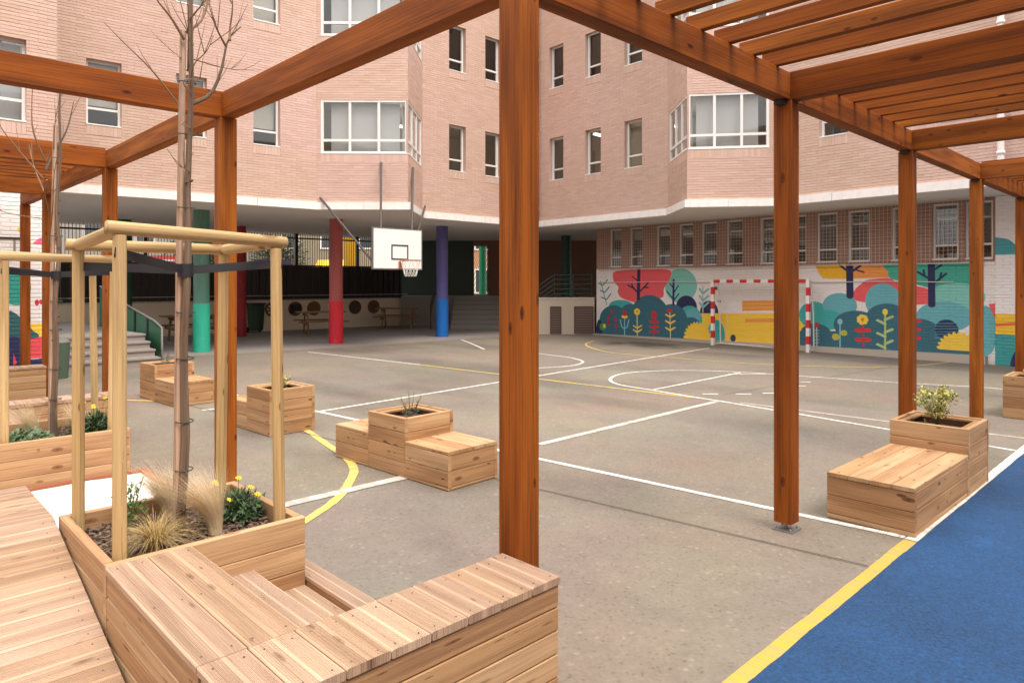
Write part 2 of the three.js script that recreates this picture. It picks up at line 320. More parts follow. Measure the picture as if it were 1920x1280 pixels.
const WINGART=[
['e','#f2c03c',[4.01,2.48,0.04,0.04]],
['c','#f06a86',[[4.2,2.26],[4.22,2.32],[4.29,2.37],[4.39,2.4],[4.51,2.45],[4.53,2.27]]],
['e','#2f9c8e',[3.96,1.56,0.19,0.28]],
['p','#fbce46',[[4.12,0.99],[4.53,0.98],[4.53,0.21],[4.12,0.65]]],
['c','#2f6468',[[3.86,1.16],[3.93,1.17],[4.01,1.09],[4.03,1.02],[4.12,0.98],[4.17,0.88],[4.26,0.79],[4.18,0.67],[3.86,0.67]]],
['c','#28305f',[[3.86,0.76],[4.07,0.73],[4.15,0.58],[4.15,0.42],[4.31,0.42],[4.53,0.4],[4.53,-0.05],[3.86,0.22]]],
['p','#e8505a',[[4.06,0.71],[4.26,0.77],[4.53,0.78],[4.53,0.54],[4.45,0.42],[4.15,0.43],[4.12,0.56]]],
['p','#e8505a',[[3.92,0.53],[3.97,0.37],[3.92,0.33]]],
['e','#c8323c',[4.23,1.32,0.03,0.05]],
['e','#c8323c',[4.29,1.33,0.03,0.04]]];
// ---------------------------------------------------------------- ground
function sheet(x0, x1, z0, z1, y, uvf) {
  const g = new THREE.PlaneGeometry(x1 - x0, z1 - z0, 1, 1).rotateX(-Math.PI / 2).translate((x0 + x1) / 2, y, (z0 + z1) / 2), p = g.attributes.position, uv = g.attributes.uv;
  for (let i = 0; i < p.count; i++) uv.setXY(i, ...uvf(p.getX(i), p.getZ(i))); return g;
}
const guv = (x, z) => [(x + 5) / 22, (z + 16) / 22];
const ground = structure('ground', sheet(-90, 110, -130, 70, 0, guv), groundMat);
const rubberMat = std({ map: dataTex(512, 512, (u, v, c, i, j) => { const s = hash(i, j, 2), sc = fbm(u * 5, v * 16, 23, 4), f = 0.84 + 0.3 * fbm(u * 7, v * 7, 3, 4) + 0.34 * (s - 0.5) + (sc > 0.66 ? 0.25 * (sc - 0.66) * 3 : 0) + 0.1 * (hash(i >> 1, j >> 1, 6) - 0.5); c[0] = 0.1 * f; c[1] = 0.262 * f; c[2] = 0.425 * f; }, true), roughness: 0.9, bumpMap: dataTex(256, 256, (u, v, c, i, j) => { c[0] = hash(i, j, 19); }, false, 1), bumpScale: 0.003 });
{ const s = new THREE.Shape(), q = rng(15); s.moveTo(-6, -9.4); s.lineTo(14.1, -9.4); for (let x = 14.1; x > -6; x -= 0.05) s.lineTo(x, -0.68 - 0.004 + 0.008 * vn(x * 7, 0, 3) + 0.003 * (q() - 0.5)); s.lineTo(-6, -0.68); s.closePath();
  const g = new THREE.ShapeGeometry(s).rotateX(-Math.PI / 2).translate(0, 0.006, 0), p = g.attributes.position; for (let i = 0; i < p.count; i++) g.attributes.uv.setXY(i, p.getX(i) / 4, p.getZ(i) / 4); structure('rubber_surface', g, rubberMat); }
// painted lines: flat ribbons 4 mm above the asphalt, worn along their edges
const q5 = rng(5);
function ribbon(pts, w, y = 0.004) {
  const P = []; for (let i = 0; i < pts.length - 1; i++) { const a = pts[i], b = pts[i + 1], n = Math.max(1, Math.round(Math.hypot(b[0] - a[0], b[1] - a[1]) / 0.12)); for (let k = 0; k < n; k++) P.push([a[0] + (b[0] - a[0]) * k / n, a[1] + (b[1] - a[1]) * k / n]); } P.push(pts[pts.length - 1]);
  const pos = [], idx = [], uv = [];
  P.forEach((p, i) => { const a = P[Math.max(0, i - 1)], b = P[Math.min(P.length - 1, i + 1)], l = Math.hypot(b[0] - a[0], b[1] - a[1]), nx = -(b[1] - a[1]) / l, nz = (b[0] - a[0]) / l;
    for (const s of [-1, 1]) { const ww = w / 2 * (0.9 + 0.2 * q5()); pos.push(p[0] + nx * s * ww, y, p[1] + nz * s * ww); uv.push(p[0], p[1]); } if (i) { const k = i * 2; idx.push(k - 2, k - 1, k, k - 1, k + 1, k); } });
  const g = new THREE.BufferGeometry(); g.setAttribute('position', new THREE.Float32BufferAttribute(pos, 3)); g.setAttribute('uv', new THREE.Float32BufferAttribute(uv, 2)); g.setIndex(idx); g.computeVertexNormals();
  if (g.attributes.normal.getY(0) < 0) { const a = g.index.array; for (let i = 0; i < a.length; i += 3) { const s = a[i]; a[i] = a[i + 1]; a[i + 1] = s; } g.computeVertexNormals(); } return g;
}
function smooth(pts, n = 8) { return new THREE.CatmullRomCurve3(pts.map((p) => V(p[0], 0, p[1]))).getPoints(pts.length * n).map((p) => [p.x, p.z]); }
const paintTex = (r, g, b, wear, seed) => std({ roughness: 0.85, map: dataTex(512, 512, (u, v, c, i, j) => { const n = fbm(u * 24, v * 24, seed, 4) * 0.6 + hash(i, j, seed) * 0.4; const m = n < wear ? 0.75 : 0; c[0] = r + (0.6 - r) * m; c[1] = g + (0.56 - g) * m; c[2] = b + (0.5 - b) * m; }, true) });
const white = paintTex(0.88, 0.855, 0.83, 0.37, 31), faded = paintTex(0.77, 0.735, 0.71, 0.47, 32), yellow = paintTex(0.86, 0.74, 0.36, 0.4, 33), oldYellow = paintTex(0.84, 0.65, 0.19, 0.49, 34);
const line = (pts, w, m, y) => structure('court_line', ribbon(pts, w, y), m, ground);
line([[2.905, 0.6], [2.33, -6.0]], 0.06, white);
line([[2.33, -6.0], [5.72, -6.31], [10.5, -6.74], [13.6, -7.0]], 0.06, white, 0.0045);
line([[5.9, -13.1], [6.28, -9.2]], 0.055, white); line([[6.28, -9.2], [6.74, -3.0]], 0.05, yellow); line([[6.74, -3.0], [6.55, -1.6], [6.4, -0.67], [6.22, 0.6]], 0.055, white);
line([[6.8, -2.6], [6.86, -0.8], [6.95, 0.6]], 0.055, faded);
line([[9.4, -4.2], [9.95, -3.72], [10.43, -1.72], [10.78, -0.81], [11.0, 0.6]], 0.055, white);
line(smooth([[13.2, -10.4], [12.28, -9.91], [11.47, -9.02], [10.95, -8.0], [11.0, -6.39], [11.35, -4.23], [12.5, -2.65], [13.4, -2.2], [14.5, -1.95]]), 0.055, yellow, 0.005);
line(smooth([[9.6, -9.4], [9.5, -8.5], [9.4, -7.9], [9.0, -7.25], [8.34, -6.98], [7.6, -7.18], [7.0, -7.6]]), 0.06, white, 0.005);
line(smooth([[9.97, -3.7], [9.72, -4.4], [9.36, -4.95], [8.85, -5.35], [8.18, -5.55], [7.45, -5.32], [7.0, -4.85], [6.85, -4.0], [6.72, -2.96]]), 0.055, white, 0.005);
line([[6.92, -4.08], [9.75, -4.14]], 0.055, white, 0.0055); line([[3.05, -2.81], [6.67, -2.87]], 0.09, faded, 0.0045);
for (const [x, z] of [[7.17, -3.26], [7.52, -2.92], [7.88, -2.68], [8.9, -2.7], [9.4, -2.84]]) line([[x - 0.08, z - 0.08], [x + 0.08, z + 0.08]], 0.06, white);
line(smooth([[1.78, -5.6], [1.68, -5.05], [1.52, -4.35], [1.36, -3.67], [1.2, -3.28], [0.97, -2.97], [0.68, -2.66], [0.38, -2.44], [0.0, -2.22]]), 0.074, yellow, 0.005);
line([[-0.2, -2.8], [0.4, -2.79], [1.45, -2.78]], 0.11, faded, 0.0055);
line([[10.77, -13.29], [10.2, -12.2], [9.34, -10.69]], 0.06, white); line(smooth([[0.3, -9.5], [0.56, -9.11], [0.94, -8.5], [1.4, -8.0]]), 0.07, yellow); line([[1.3, -7.13], [1.95, -7.03]], 0.07, white); line([[2.1, -8.1], [2.33, -6.0]], 0.06, white, 0.0045);
line([[-3, 0.643], [2.86, 0.643]], 0.075, oldYellow); line([[2.87, 0.643], [14, 0.643]], 0.07, white, 0.0046);
line([[3.4, -14.1], [6.34, -13.7], [9.1, -13.5], [13.0, -13.3]], 0.06, faded);
structure('expansion_joint', ribbon([[1.3, -7.6], [1.95, -1.76], [2.24, 0.6]], 0.009, 0.0075), plain(0x3a332d, 1), ground);
structure('expansion_joint', ribbon([[7.3, -3.1], [10.5, -2.75], [13, -2.5]], 0.01, 0.0075), plain(0x5a5048, 1), ground);
structure('portico_floor', (() => { const s = new THREE.Shape(); [[3.2, 14.2], [6.3, 13.8], [13.4, 13.35], [24, 12], [24, 21.4], [-8, 21.4], [-8, 14.2]].forEach(([x, y], i) => (i ? s.lineTo(x, y) : s.moveTo(x, y))); return new THREE.ShapeGeometry(s).rotateX(-Math.PI / 2).translate(0, 0.004, 0); })(), std({ map: dataTex(512, 512, (u, v, c, i, j) => { const f = 0.92 + 0.14 * fbm(u * 8, v * 8, 21, 4) + 0.05 * (hash(i, j, 4) - 0.5); c[0] = 0.56 * f; c[1] = 0.535 * f; c[2] = 0.52 * f; }, true), roughness: 0.7 }));

// ---------------------------------------------------------------- school building
const brickCols = [[0.585, 0.405, 0.322], [0.60, 0.422, 0.34], [0.57, 0.392, 0.308], [0.61, 0.436, 0.356], [0.585, 0.41, 0.326]];
const brickMat = std({ color: 0xffffff, roughness: 0.9, bumpMap: dataTex(128, 128, (u, v, c) => { c[0] = fbm(u * 10, v * 10, 51, 3); }, false, 1), bumpScale: 0.004 });
const mortarMat = plain(0xb89d8f, 0.95), concrete = std({ map: dataTex(512, 256, (u, v, c, i, j) => { const f = 0.95 + 0.09 * fbm(u * 10, v * 10, 61, 4) + 0.03 * (hash(i, j, 6) - 0.5) - 0.07 * Math.max(0, fbm(u * 40, v * 3, 62, 3) - 0.55); c[0] = 0.92 * f; c[1] = 0.9 * f; c[2] = 0.885 * f; }, true), roughness: 0.8 });
const ceilingMat = plain(0xe2ddd9, 0.85), plaster = plain(0xe0d2ba, 0.9);
const bldg = thing('school_building', 'pink brick school building round the courtyard with bay windows, white band and open portico', 'building');
function frameOf(a, b) { const dx = b[0] - a[0], dz = b[1] - a[1], len = Math.hypot(dx, dz); return { a, b, len, d: [dx / len, dz / len], rot: -Math.atan2(dz, dx) }; }
function place(m, f, s, y, n = 0) { m.position.set(f.a[0] + f.d[0] * s - f.d[1] * n, y, f.a[1] + f.d[1] * s + f.d[0] * n); m.rotation.y = f.rot; return m; }
const qb = rng(9), unitBox = new THREE.BoxGeometry(1, 1, 1), brickList = [];
function brickWall(f, y0, y1, holes, tint, name = 'brick_wall', dep = 0.24) {
  const s = new THREE.Shape([[0, y0], [f.len, y0], [f.len, y1], [0, y1]].map((p) => new THREE.Vector2(...p)));
  for (const h of holes) s.holes.push(new THREE.Path([[h[0], h[2]], [h[1], h[2]], [h[1], h[3]], [h[0], h[3]]].map((p) => new THREE.Vector2(...p))));
  const w = place(part(bldg, name, new THREE.ExtrudeGeometry(s, { depth: dep, bevelEnabled: false }).translate(0, 0, -dep - 0.0065), mortarMat), f, 0, 0);
  // running-bond bricks, cut at the openings, a standing course below each sill
  const M = [], C = [], H = 0.058, n = Math.round((y1 - y0) / H), hh = (y1 - y0) / n, m4 = new THREE.Matrix4();
  const put = (u0, u1, v0, v1, dz) => { const l = u1 - u0; if (l < 0.02) return; m4.makeScale(l - 0.003, v1 - v0 - 0.008, 0.03); m4.setPosition((u0 + u1) / 2, (v0 + v1) / 2, -0.017 + dz); M.push(m4.clone());
    const c = brickCols[Math.floor(qb() * 5)], wth = 0.94 + 0.12 * fbm((f.a[0] + u0) * 0.5, v0 * 0.35 + f.a[1], 71, 3) + 0.07 * (qb() - 0.5); const pk = Math.min(1, Math.max(0, 3 * (fbm((f.a[0] + f.a[1] + u0) * 0.35, v0 * 0.45 + f.a[1], 73, 3) - 0.38))); C.push([c[0] * wth * tint[0] * (0.98 + 0.03 * pk), c[1] * wth * tint[1] * (0.985 + 0.015 * pk), c[2] * wth * tint[2] * (0.97 + 0.09 * pk)]); };
  const sol = name === 'window_wall' ? [] : holes.map((h) => [h[0], h[1], h[2] - 0.2, h[2]]);
  for (let r = 0; r < n; r++) {
    const v0 = y0 + r * hh, vm = v0 + hh / 2; let iv = [[0, f.len]];
    for (const h of [...holes, ...sol]) if (vm > h[2] && vm < h[3]) iv = iv.flatMap(([a, b]) => (h[1] <= a || h[0] >= b ? [[a, b]] : [[a, h[0]], [h[1], b]].filter((t) => t[1] - t[0] > 0.01)));
    for (const [a, b] of iv) { let u = Math.floor(a / 0.25) * 0.25 + (r % 2 ? 0 : -0.125); for (; u < b; u += 0.25) put(Math.max(u, a), Math.min(u + 0.25, b), v0, v0 + hh, 0.005 * qb()); }
  }
  for (const h of sol) { const k = Math.round((h[1] - h[0]) / 0.068), wd = (h[1] - h[0]) / k; for (let i = 0; i < k; i++) put(h[0] + i * wd, h[0] + (i + 1) * wd, h[2], h[3], 0.004); }
  const inst = sh(new THREE.InstancedMesh(unitBox, brickMat, M.length)); M.forEach((m, i) => { inst.setMatrixAt(i, m); inst.setColorAt(i, new THREE.Color().setRGB(...C[i])); });
  inst.name = 'bricks'; inst.userData.kind = 'stuff'; w.add(inst); return w;
}
const frameGeo = (w, h, t, d) => merge([box(0, w, 0, t, -d, 0), box(0, w, h - t, h, -d, 0), box(0, t, t, h - t, -d, 0), box(w - t, w, t, h - t, -d, 0)]);
// sash window set back in the reveal: frame, low transom, panes, sill; cols = upright divisions
function windowAt(f, s0, s1, y0, y1, { cols = 1, transom = 0.27, back = 0.13, mat = frameWhite, t = 0.045, sill = true, blind = 0 } = {}) {
  const g = grp(bldg, 'window'), w = s1 - s0, h = y1 - y0; place(g, f, s0, y0, -back);
  const bars = [frameGeo(w, h, t, 0.06)], ty = h * transom;
  bars.push(box(t, w - t, ty - t / 2, ty + t / 2, -0.056, -0.004));
  for (let c = 1; c < cols; c++) bars.push(box(w * c / cols - t / 2, w * c / cols + t / 2, t, ty - t / 2, -0.055, -0.005), box(w * c / cols - t / 2, w * c / cols + t / 2, ty + t / 2, h - t, -0.055, -0.005));
  part(g, 'frame', merge(bars), mat);
  const cw = w / cols; for (let c = 0; c < cols; c++) { part(g, 'pane', box(c * cw + t * 0.6, (c + 1) * cw - t * 0.6, t * 0.7, ty - t * 0.3, -0.033, -0.029), glass); part(g, 'pane', box(c * cw + t * 0.6, (c + 1) * cw - t * 0.6, ty + t * 0.3, h - t * 0.7, -0.033, -0.029), glass); }
  if (blind) { const low = cols > 1 ? 0.02 : [0.02, 0.3, 0.02, 0.5, 0.15][Math.floor(qb() * 5)] * h; part(g, 'blind', box(t + 0.15 * (cols > 1), w - t - 0.15 * (cols > 1), t + low, h - t, -0.17, -0.16), plain(blind, 0.9)); }
  if (sill) part(g, 'sill', box(0.003, w - 0.003, -0.002, 0.022, 0.001, back + 0.012), whitePaint);
  return g;
}
const C0 = [13.6, -13.0], LA = [0.5, -13.6], LB0 = [6.09, -13.03], LBc = [7.67, -11.55], LB1 = [9.16, -12.99], RB0 = [13.28, -7.99], RBc = [11.99, -6.64], RB1 = [13.16, -5.13], RE = [12.5, 4.2];
const facade = [LA, LB0, LBc, LB1, C0, RB0, RBc, RB1, RE], TOP = 12.2, BASE = 3.55, tint = [1, 1, 1];
const floors = [4.75, 7.55, 10.35];
function facadeWall(a, b, wins, bay, blind = 0) {
  const f = frameOf(a, b), holes = [];
  for (const y of floors) { if (bay) holes.push([bay[0], bay[1] < 0 ? f.len + bay[1] : bay[1], y - 0.04, y + 1.25]); for (const w of wins) holes.push([w, w + 0.61, y, y + 1.3]); }
  brickWall(f, BASE, TOP, holes, tint, 'brick_wall', bay ? 0.04 : 0.24);
  for (const h of holes) windowAt(f, ...h, bay ? { cols: bay[2], t: 0.06, back: 0.012, transom: 0.25, blind: 0xd2cdcc } : { blind });
  return f;
}
facadeWall(LA, LB0, [0.91, 2.535, 4.125], null, 0xc9bfb4);
facadeWall(LB0, LBc, [], [0.09, -0.012, 3]); facadeWall(LBc, LB1, [], [0.012, -0.09, 3]);
facadeWall(LB1, C0, [0.92, 2.27]);
facadeWall(C0, RB0, [0.56, 2.07, 3.55]);
facadeWall(RB0, RBc, [], [0.09, -0.012, 3]); facadeWall(RBc, RB1, [], [0.012, -0.09, 3]);
facadeWall(RB1, RE, [1.05, 2.8, 4.5, 6.2]);
// white band along the foot of the brickwork, in butted lengths with open joints; mitred at the corners
function offset(pl, d) { return pl.map((p, i) => { const n = []; for (const [a, b] of [[pl[i - 1], p], [p, pl[i + 1]]]) if (a && b) { const l = Math.hypot(b[0] - a[0], b[1] - a[1]); n.push([-(b[1] - a[1]) / l, (b[0] - a[0]) / l]); } if (n.length === 1) return [p[0] + n[0][0] * d, p[1] + n[0][1] * d]; const k = d / (1 + n[0][0] * n[1][0] + n[0][1] * n[1][1]); return [p[0] + (n[0][0] + n[1][0]) * k, p[1] + (n[0][1] + n[1][1]) * k]; }); }
const lerp2 = (a, b, t) => [a[0] + (b[0] - a[0]) * t, a[1] + (b[1] - a[1]) * t];
function prism(poly, y0, y1) { const s = new THREE.Shape(poly.map((p) => new THREE.Vector2(p[0], -p[1]))); return new THREE.ExtrudeGeometry(s, { depth: y1 - y0, bevelEnabled: false }).rotateX(-Math.PI / 2).translate(0, y0, 0); }
{ const o = offset(facade, 0.07), i_ = offset(facade, -0.23);
  for (let k = 0; k < facade.length - 1; k++) { const len = Math.hypot(facade[k + 1][0] - facade[k][0], facade[k + 1][1] - facade[k][1]), n = Math.max(1, Math.round(len / 1.25)); for (let j = 0; j < n; j++) { const e = 0.004 / len, t0 = j / n + (j ? e : 0), t1 = (j + 1) / n - (j < n - 1 ? e : 0); part(bldg, 'band_panel', prism([lerp2(o[k], o[k + 1], t0), lerp2(o[k], o[k + 1], t1), lerp2(i_[k], i_[k + 1], t1), lerp2(i_[k], i_[k + 1], t0)], 3.375, 3.549), concrete); } } }
const inner = offset(facade, -0.01);
const slabPoly = [...offset(facade, 0.03), [24, 4.2], [24, -21.4], [0.5, -21.6]], floorPoly = [...offset(facade, -0.26), [24, 4.2], [24, -21.4], [0.5, -21.6]];
part(bldg, 'soffit', prism(slabPoly, 3.22 + 0.14, 3.372), ceilingMat);
for (const y of [3.56, 6.9, 9.7]) part(bldg, 'floor_slab', prism(floorPoly, y, y + 0.2), plain(0xa8a29a, 0.9));
part(bldg, 'roof', prism(offset(facade, 0.1).concat([[24, 4.2], [24, -21.6], [0.4, -21.7]]), TOP + 0.003, TOP + 0.35), plain(0x8a8580, 0.9));
part(bldg, 'inner_wall', box(0.75, 24, 3.8, 12.1, -17.6, -17.45), plain(0x9a8f83, 0.9)); part(bldg, 'inner_wall', box(17.4, 17.55, 3.8, 12.1, -17.4, 4.1), plain(0x9a8f83, 0.9));
part(bldg, 'end_wall', box(12.75, 24, 3.4, 12.15, 4.21, 4.4), mortarMat); part(bldg, 'end_wall', box(0.5, 0.7, 3.8, 12.1, -21.5, -13.9), mortarMat);
for (const [x, z] of [[9.9, -15.4], [11.5, -15.6], [15.8, -12.0], [15.7, -9.6]]) for (const y of [6.35]) { /* tubes of the classrooms, seen through the panes */
  const l = part(bldg, 'ceiling_lamp', box(x - 0.6, x + 0.6, y, y + 0.06, z - 0.06, z + 0.06), std({ color: 0xffffff, emissive: 0xfff4e0, emissiveIntensity: 1.2 })); const p = new THREE.PointLight(0xfff0dc, 1.2, 12); p.position.set(x, y - 0.25, z); p.castShadow = true; l.add(p); }
// drain pipes
const pipe = (x, z) => part(bldg, 'drain_pipe', merge([bar([[x, 3.42, z], [x, 12, z]], 0.055, 10), ...[3.9, 6.2, 8.5, 10.8].map((y) => bar([[x, y, z], [x, y + 0.06, z]], 0.068, 10))]), whitePaint);
pipe(13.44, -12.85); pipe(12.66, -0.75);

// left wing: white painted brick below with a mural, brick above
const wingBldg = thing('school_wing', 'projecting brick wing at far left with white painted mural wall below', 'building');
const canvasTex = (W, H, draw) => { const cv = document.createElement('canvas'); cv.width = W; cv.height = H; draw(cv.getContext('2d'), W, H); const t = new THREE.CanvasTexture(cv); t.colorSpace = THREE.SRGBColorSpace; return t; };
function paintArt(x, W, H, L, T, bg, list, s0 = 0) {
  const X = (s) => (s - s0) / L * W, Y = (y) => H - y / T * H, k = W / L, ky = H / T; x.fillStyle = bg; x.fillRect(0, 0, W, H);
  for (const it of list) { x.fillStyle = x.strokeStyle = it[1];
    if (it[0] === 'e') { const e = it[2]; x.beginPath(); x.ellipse(X(e[0]), Y(e[1]), e[2] * k, e[3] * ky, 0, 0, 7); x.fill(); }
    else if (it[0] === 'p') { x.beginPath(); it[2].forEach((p, i) => (i ? x.lineTo(X(p[0]), Y(p[1])) : x.moveTo(X(p[0]), Y(p[1])))); x.fill(); }
    else if (it[0] === 'c') { const c = new THREE.CatmullRomCurve3(it[2].map((p) => V(p[0], p[1], 0)), true, 'catmullrom', 0.45).getPoints(90); x.beginPath(); c.forEach((p, i) => (i ? x.lineTo(X(p.x), Y(p.y)) : x.moveTo(X(p.x), Y(p.y)))); x.fill(); }
    else if (it[0] === 's') { x.lineWidth = it[2] * k; x.lineCap = 'round'; x.beginPath(); it[3].forEach((p, i) => (i ? x.lineTo(X(p[0]), Y(p[1])) : x.moveTo(X(p[0]), Y(p[1])))); x.stroke(); }
    else if (it[0] === 'd') { const e = it[2]; for (let i = 0; i < 7; i++) { const g = i / 7 * 6.283; x.beginPath(); x.ellipse(X(e[0]) + Math.cos(g) * e[2] * k * 0.62, Y(e[1]) + Math.sin(g) * e[3] * ky * 0.62, e[2] * k * 0.42, e[3] * ky * 0.36, g, 0, 7); x.fill(); } x.fillStyle = '#c98a2c'; x.beginPath(); x.ellipse(X(e[0]), Y(e[1]), e[2] * k * 0.25, e[3] * ky * 0.25, 0, 0, 7); x.fill(); }
    else if (it[0] === 'f') { const e = it[2], n = 13; x.beginPath(); for (let i = 0; i <= n * 6; i++) { const a = i / (n * 6) * Math.PI, r = 0.9 + 0.16 * Math.abs(Math.sin(i / 6 * Math.PI)); const px = X(e[0] + Math.cos(a) * e[2] * r), py = Y(e[1] + Math.sin(a) * e[3] * r); i ? x.lineTo(px, py) : x.moveTo(px, py); } x.fill(); } }
}
function weather(x, W, H, seed) { const q = rng(seed); for (let i = 0; i < 2600; i++) { const d = q() < 0.5; x.fillStyle = d ? 'rgba(70,62,58,' + (0.05 + 0.1 * q()).toFixed(3) + ')' : 'rgba(240,236,232,' + (0.05 + 0.12 * q()).toFixed(3) + ')'; x.fillRect(q() * W, q() * H, 1 + 5 * q(), 1 + 4 * q()); } for (let i = 0; i < 60; i++) { x.fillStyle = 'rgba(90,80,74,' + (0.02 + 0.04 * q()).toFixed(3) + ')'; x.fillRect(q() * W, q() * H * 0.5, 1 + 3 * q(), H * (0.1 + 0.3 * q())); } }
// relief of painted brickwork: beds and staggered joints
const bedBump = (L, T) => { const W = 2048, H = 512, cx = 0.25, cy = 0.066; return dataTex(W, H, (u, v, c, i, j) => { const y = v * T, r = Math.floor(y / cy), fy = y / cy - r, x = u * L + (r % 2 ? cx / 2 : 0), fx = x / cx - Math.floor(x / cx); c[0] = (fy < 0.16 || fx < 0.04 ? 0.1 : 0.86) + 0.12 * hash(i >> 1, j >> 1, 3); }, false, 1); };
function artWall(parent, name, f, h, tex, bump, thick = 0.25) {
  const g = new THREE.BoxGeometry(f.len, h, thick).translate(f.len / 2, h / 2, -thick / 2), p = g.attributes.position, uv = g.attributes.uv; for (let i = 0; i < p.count; i++) uv.setXY(i, p.getX(i) / f.len, p.getY(i) / h);
  return place(part(parent, name, g, std({ map: tex, roughness: 0.75, bumpMap: bump, bumpScale: 0.01 })), f, 0, 0);
}
const WF = frameOf([-4, -11.49], [0.505, -11.277]);
artWall(wingBldg, 'mural_wall', WF, 3.1, canvasTex(1536, 1024, (x, W, H) => paintArt(x, W, H, WF.len, 3.1, '#e9e4e1', WINGART) || weather(x, W, H, 6)), bedBump(WF.len, 3.1));
part(wingBldg, 'side_wall', box(0.28, 0.5, 0, 12.1, -13.55, -11.54), plain(0xd9d3cd, 0.85));
{ const keep = bldg.children.length, hole = [3.3, 4.09, 4.2, 5.53], hole2 = [3.3, 4.09, 7.1, 8.4]; brickWall(WF, 3.13, TOP, [hole, hole2], tint); windowAt(WF, ...hole, { blind: 0xc4c2c6 }); windowAt(WF, ...hole2, { blind: 0xc4c2c6 }); while (bldg.children.length > keep) wingBldg.add(bldg.children[keep]); }
part(wingBldg, 'roof', box(-4, 0.5, TOP, TOP + 0.3, -21, -11.3), plain(0x8a8580, 0.9)); part(wingBldg, 'inner_wall', box(-4, 0.27, 0, 12.1, -15.2, -15), plain(0x8f877d, 0.9));
{ const w = grp(wingBldg, 'window'); place(w, WF, 3.35, 2.03, 0.012); part(w, 'frame', frameGeo(0.75, 0.33, 0.035, 0.05), plain(0x3b332f, 0.6)); part(w, 'pane', box(0.035, 0.715, 0.035, 0.295, -0.03, -0.02), plain(0x6f6a64, 0.25)); part(w, 'mullion', box(0.57, 0.6, 0.036, 0.294, -0.02, -0.005), plain(0x8d8378, 0.6)); }

// mural wall on the right: painted below, brick with tall windows above, all under the overhang
const MF = frameOf([15.3, -12.0], [14.55, -1.2]);
artWall(bldg, 'mural_wall', MF, 2.07, canvasTex(2048, 512, (x, W, H) => { paintArt(x, W, H, MF.len, 2.07, '#ece6e3', MURAL); x.strokeStyle = '#6d6f80'; x.lineWidth = 1.5; for (let i = 0; i < 5; i++) { x.beginPath(); x.moveTo(14 + i * 14, 40 + (i * 29) % 40); x.lineTo(26 + i * 13, 34 + (i * 17) % 50); x.stroke(); } weather(x, W, H, 4); }), bedBump(MF.len, 2.07));
{ const sp = [0.556, 1.366, 2.375, 3.176, 3.927, 4.708, 5.69, 6.43, 7.18, 7.92, 8.87, 9.69, 10.3], holes = sp.map((s) => [s, Math.min(s + 0.49, MF.len - 0.04), 2.12, 3.3]);
  brickWall(MF, 2.075, 3.355, holes, [0.6, 0.5, 0.46], 'window_wall'); for (const h of holes) windowAt(MF, ...h, { back: 0.06, transom: 0.26, t: 0.04 }); }  // brick tint darkened here: shade of the overhang put into the colour
part(bldg, 'inner_wall', box(19, 19.2, 0, 3.3, -12.5, 4.1), plain(0x9a9084, 0.9)); part(bldg, 'inner_floor', box(15.4, 19, 0.9, 1.0, -11.9, 4), plain(0x8a8378, 0.9));
const WR = frameOf([14.5, -1.19], [14.25, 4.2]);
artWall(bldg, 'painted_pier', WR, 3.355, canvasTex(1024, 512, (x, W, H) => paintArt(x, W, H, WR.len, 3.355, '#efeae7', [['p', '#f2c23c', [[0, 0.6], [6, 0.6], [6, 1.03], [0, 1.03]]], ['e', '#e2555b', [1.3, 1.0, 0.6, 0.16]], ['s', '#e2754b', 0.05, [[0, 0.8], [0.5, 0.86], [2, 0.9]]], ['p', '#3f9c9c', [[0, 0], [6, 0], [6, 0.62], [0, 0.62]]], ['e', '#2b2f57', [0.75, 0.0, 0.5, 0.55]], ['c', '#4f9fa6', [[-0.3, 2.22], [1.2, 2.22], [0.9, 2.35], [0.4, 2.36], [0.2, 2.5], [-0.1, 2.55], [-0.4, 2.5]]]])), bedBump(WR.len, 3.355));
structure('pavement', (() => { const pos = [], f = MF; const P = (s, n, y) => [f.a[0] + f.d[0] * s - f.d[1] * n, y, f.a[1] + f.d[1] * s + f.d[0] * n]; const g = new THREE.BoxGeometry(10.7, 1, 0.16, 1, 1, 1), p = g.attributes.position; for (let i = 0; i < p.count; i++) { const s = p.getX(i) + 5.35, top = p.getY(i) > 0; p.setXYZ(i, ...P(s, p.getZ(i) + 0.086, top ? 0.02 + 0.155 * s / 10.7 : -0.02)); } g.computeVertexNormals(); return g; })(), plain(0xb5ab9f, 0.9));
// conduit along the mural and its wire guard
part(bldg, 'conduit', (() => { const P = []; for (let i = 0; i <= 20; i++) { const s = 0.1 + i * 0.5; P.push([MF.a[0] + MF.d[0] * s - MF.d[1] * 0.03, 1.66 - 0.01 * Math.sin(i), MF.a[1] + MF.d[1] * s + MF.d[0] * 0.03]); } return bar(P, 0.012, 6); })(), plain(0xcfc8c4, 0.7));
{ const g = thing('wire_guard', 'wire mesh guard hung before the tall windows above the mural', 'wire mesh'), L = MF.len - 0.3, b = []; for (let s = 0; s <= L; s += 0.085) b.push(box(s - 0.0025, s + 0.0025, 0, 1.27, -0.003, 0.003)); for (let y = 0; y <= 1.28; y += 0.085) b.push(box(0, L, y - 0.0025, y + 0.0025, 0.0035, 0.0085));
  const m = part(g, 'mesh_wires', merge(b), plain(0xd9cabd, 0.6)); m.userData.kind = 'stuff'; part(g, 'top_rail', box(0, L, 1.272, 1.292, -0.01, 0.01), plain(0xb9aea6, 0.5)); part(g, 'bottom_rail', box(0, L, -0.024, -0.006, -0.01, 0.01), plain(0xb9aea6, 0.5)); for (let i = 0; i <= 6; i++) part(g, 'bracket', box(L * i / 6 - 0.02, L * i / 6 + 0.02, 1.276, 1.288, -0.075, -0.0105), darkSteel);
  place(g, MF, 0.15, 2.06, 0.08); }

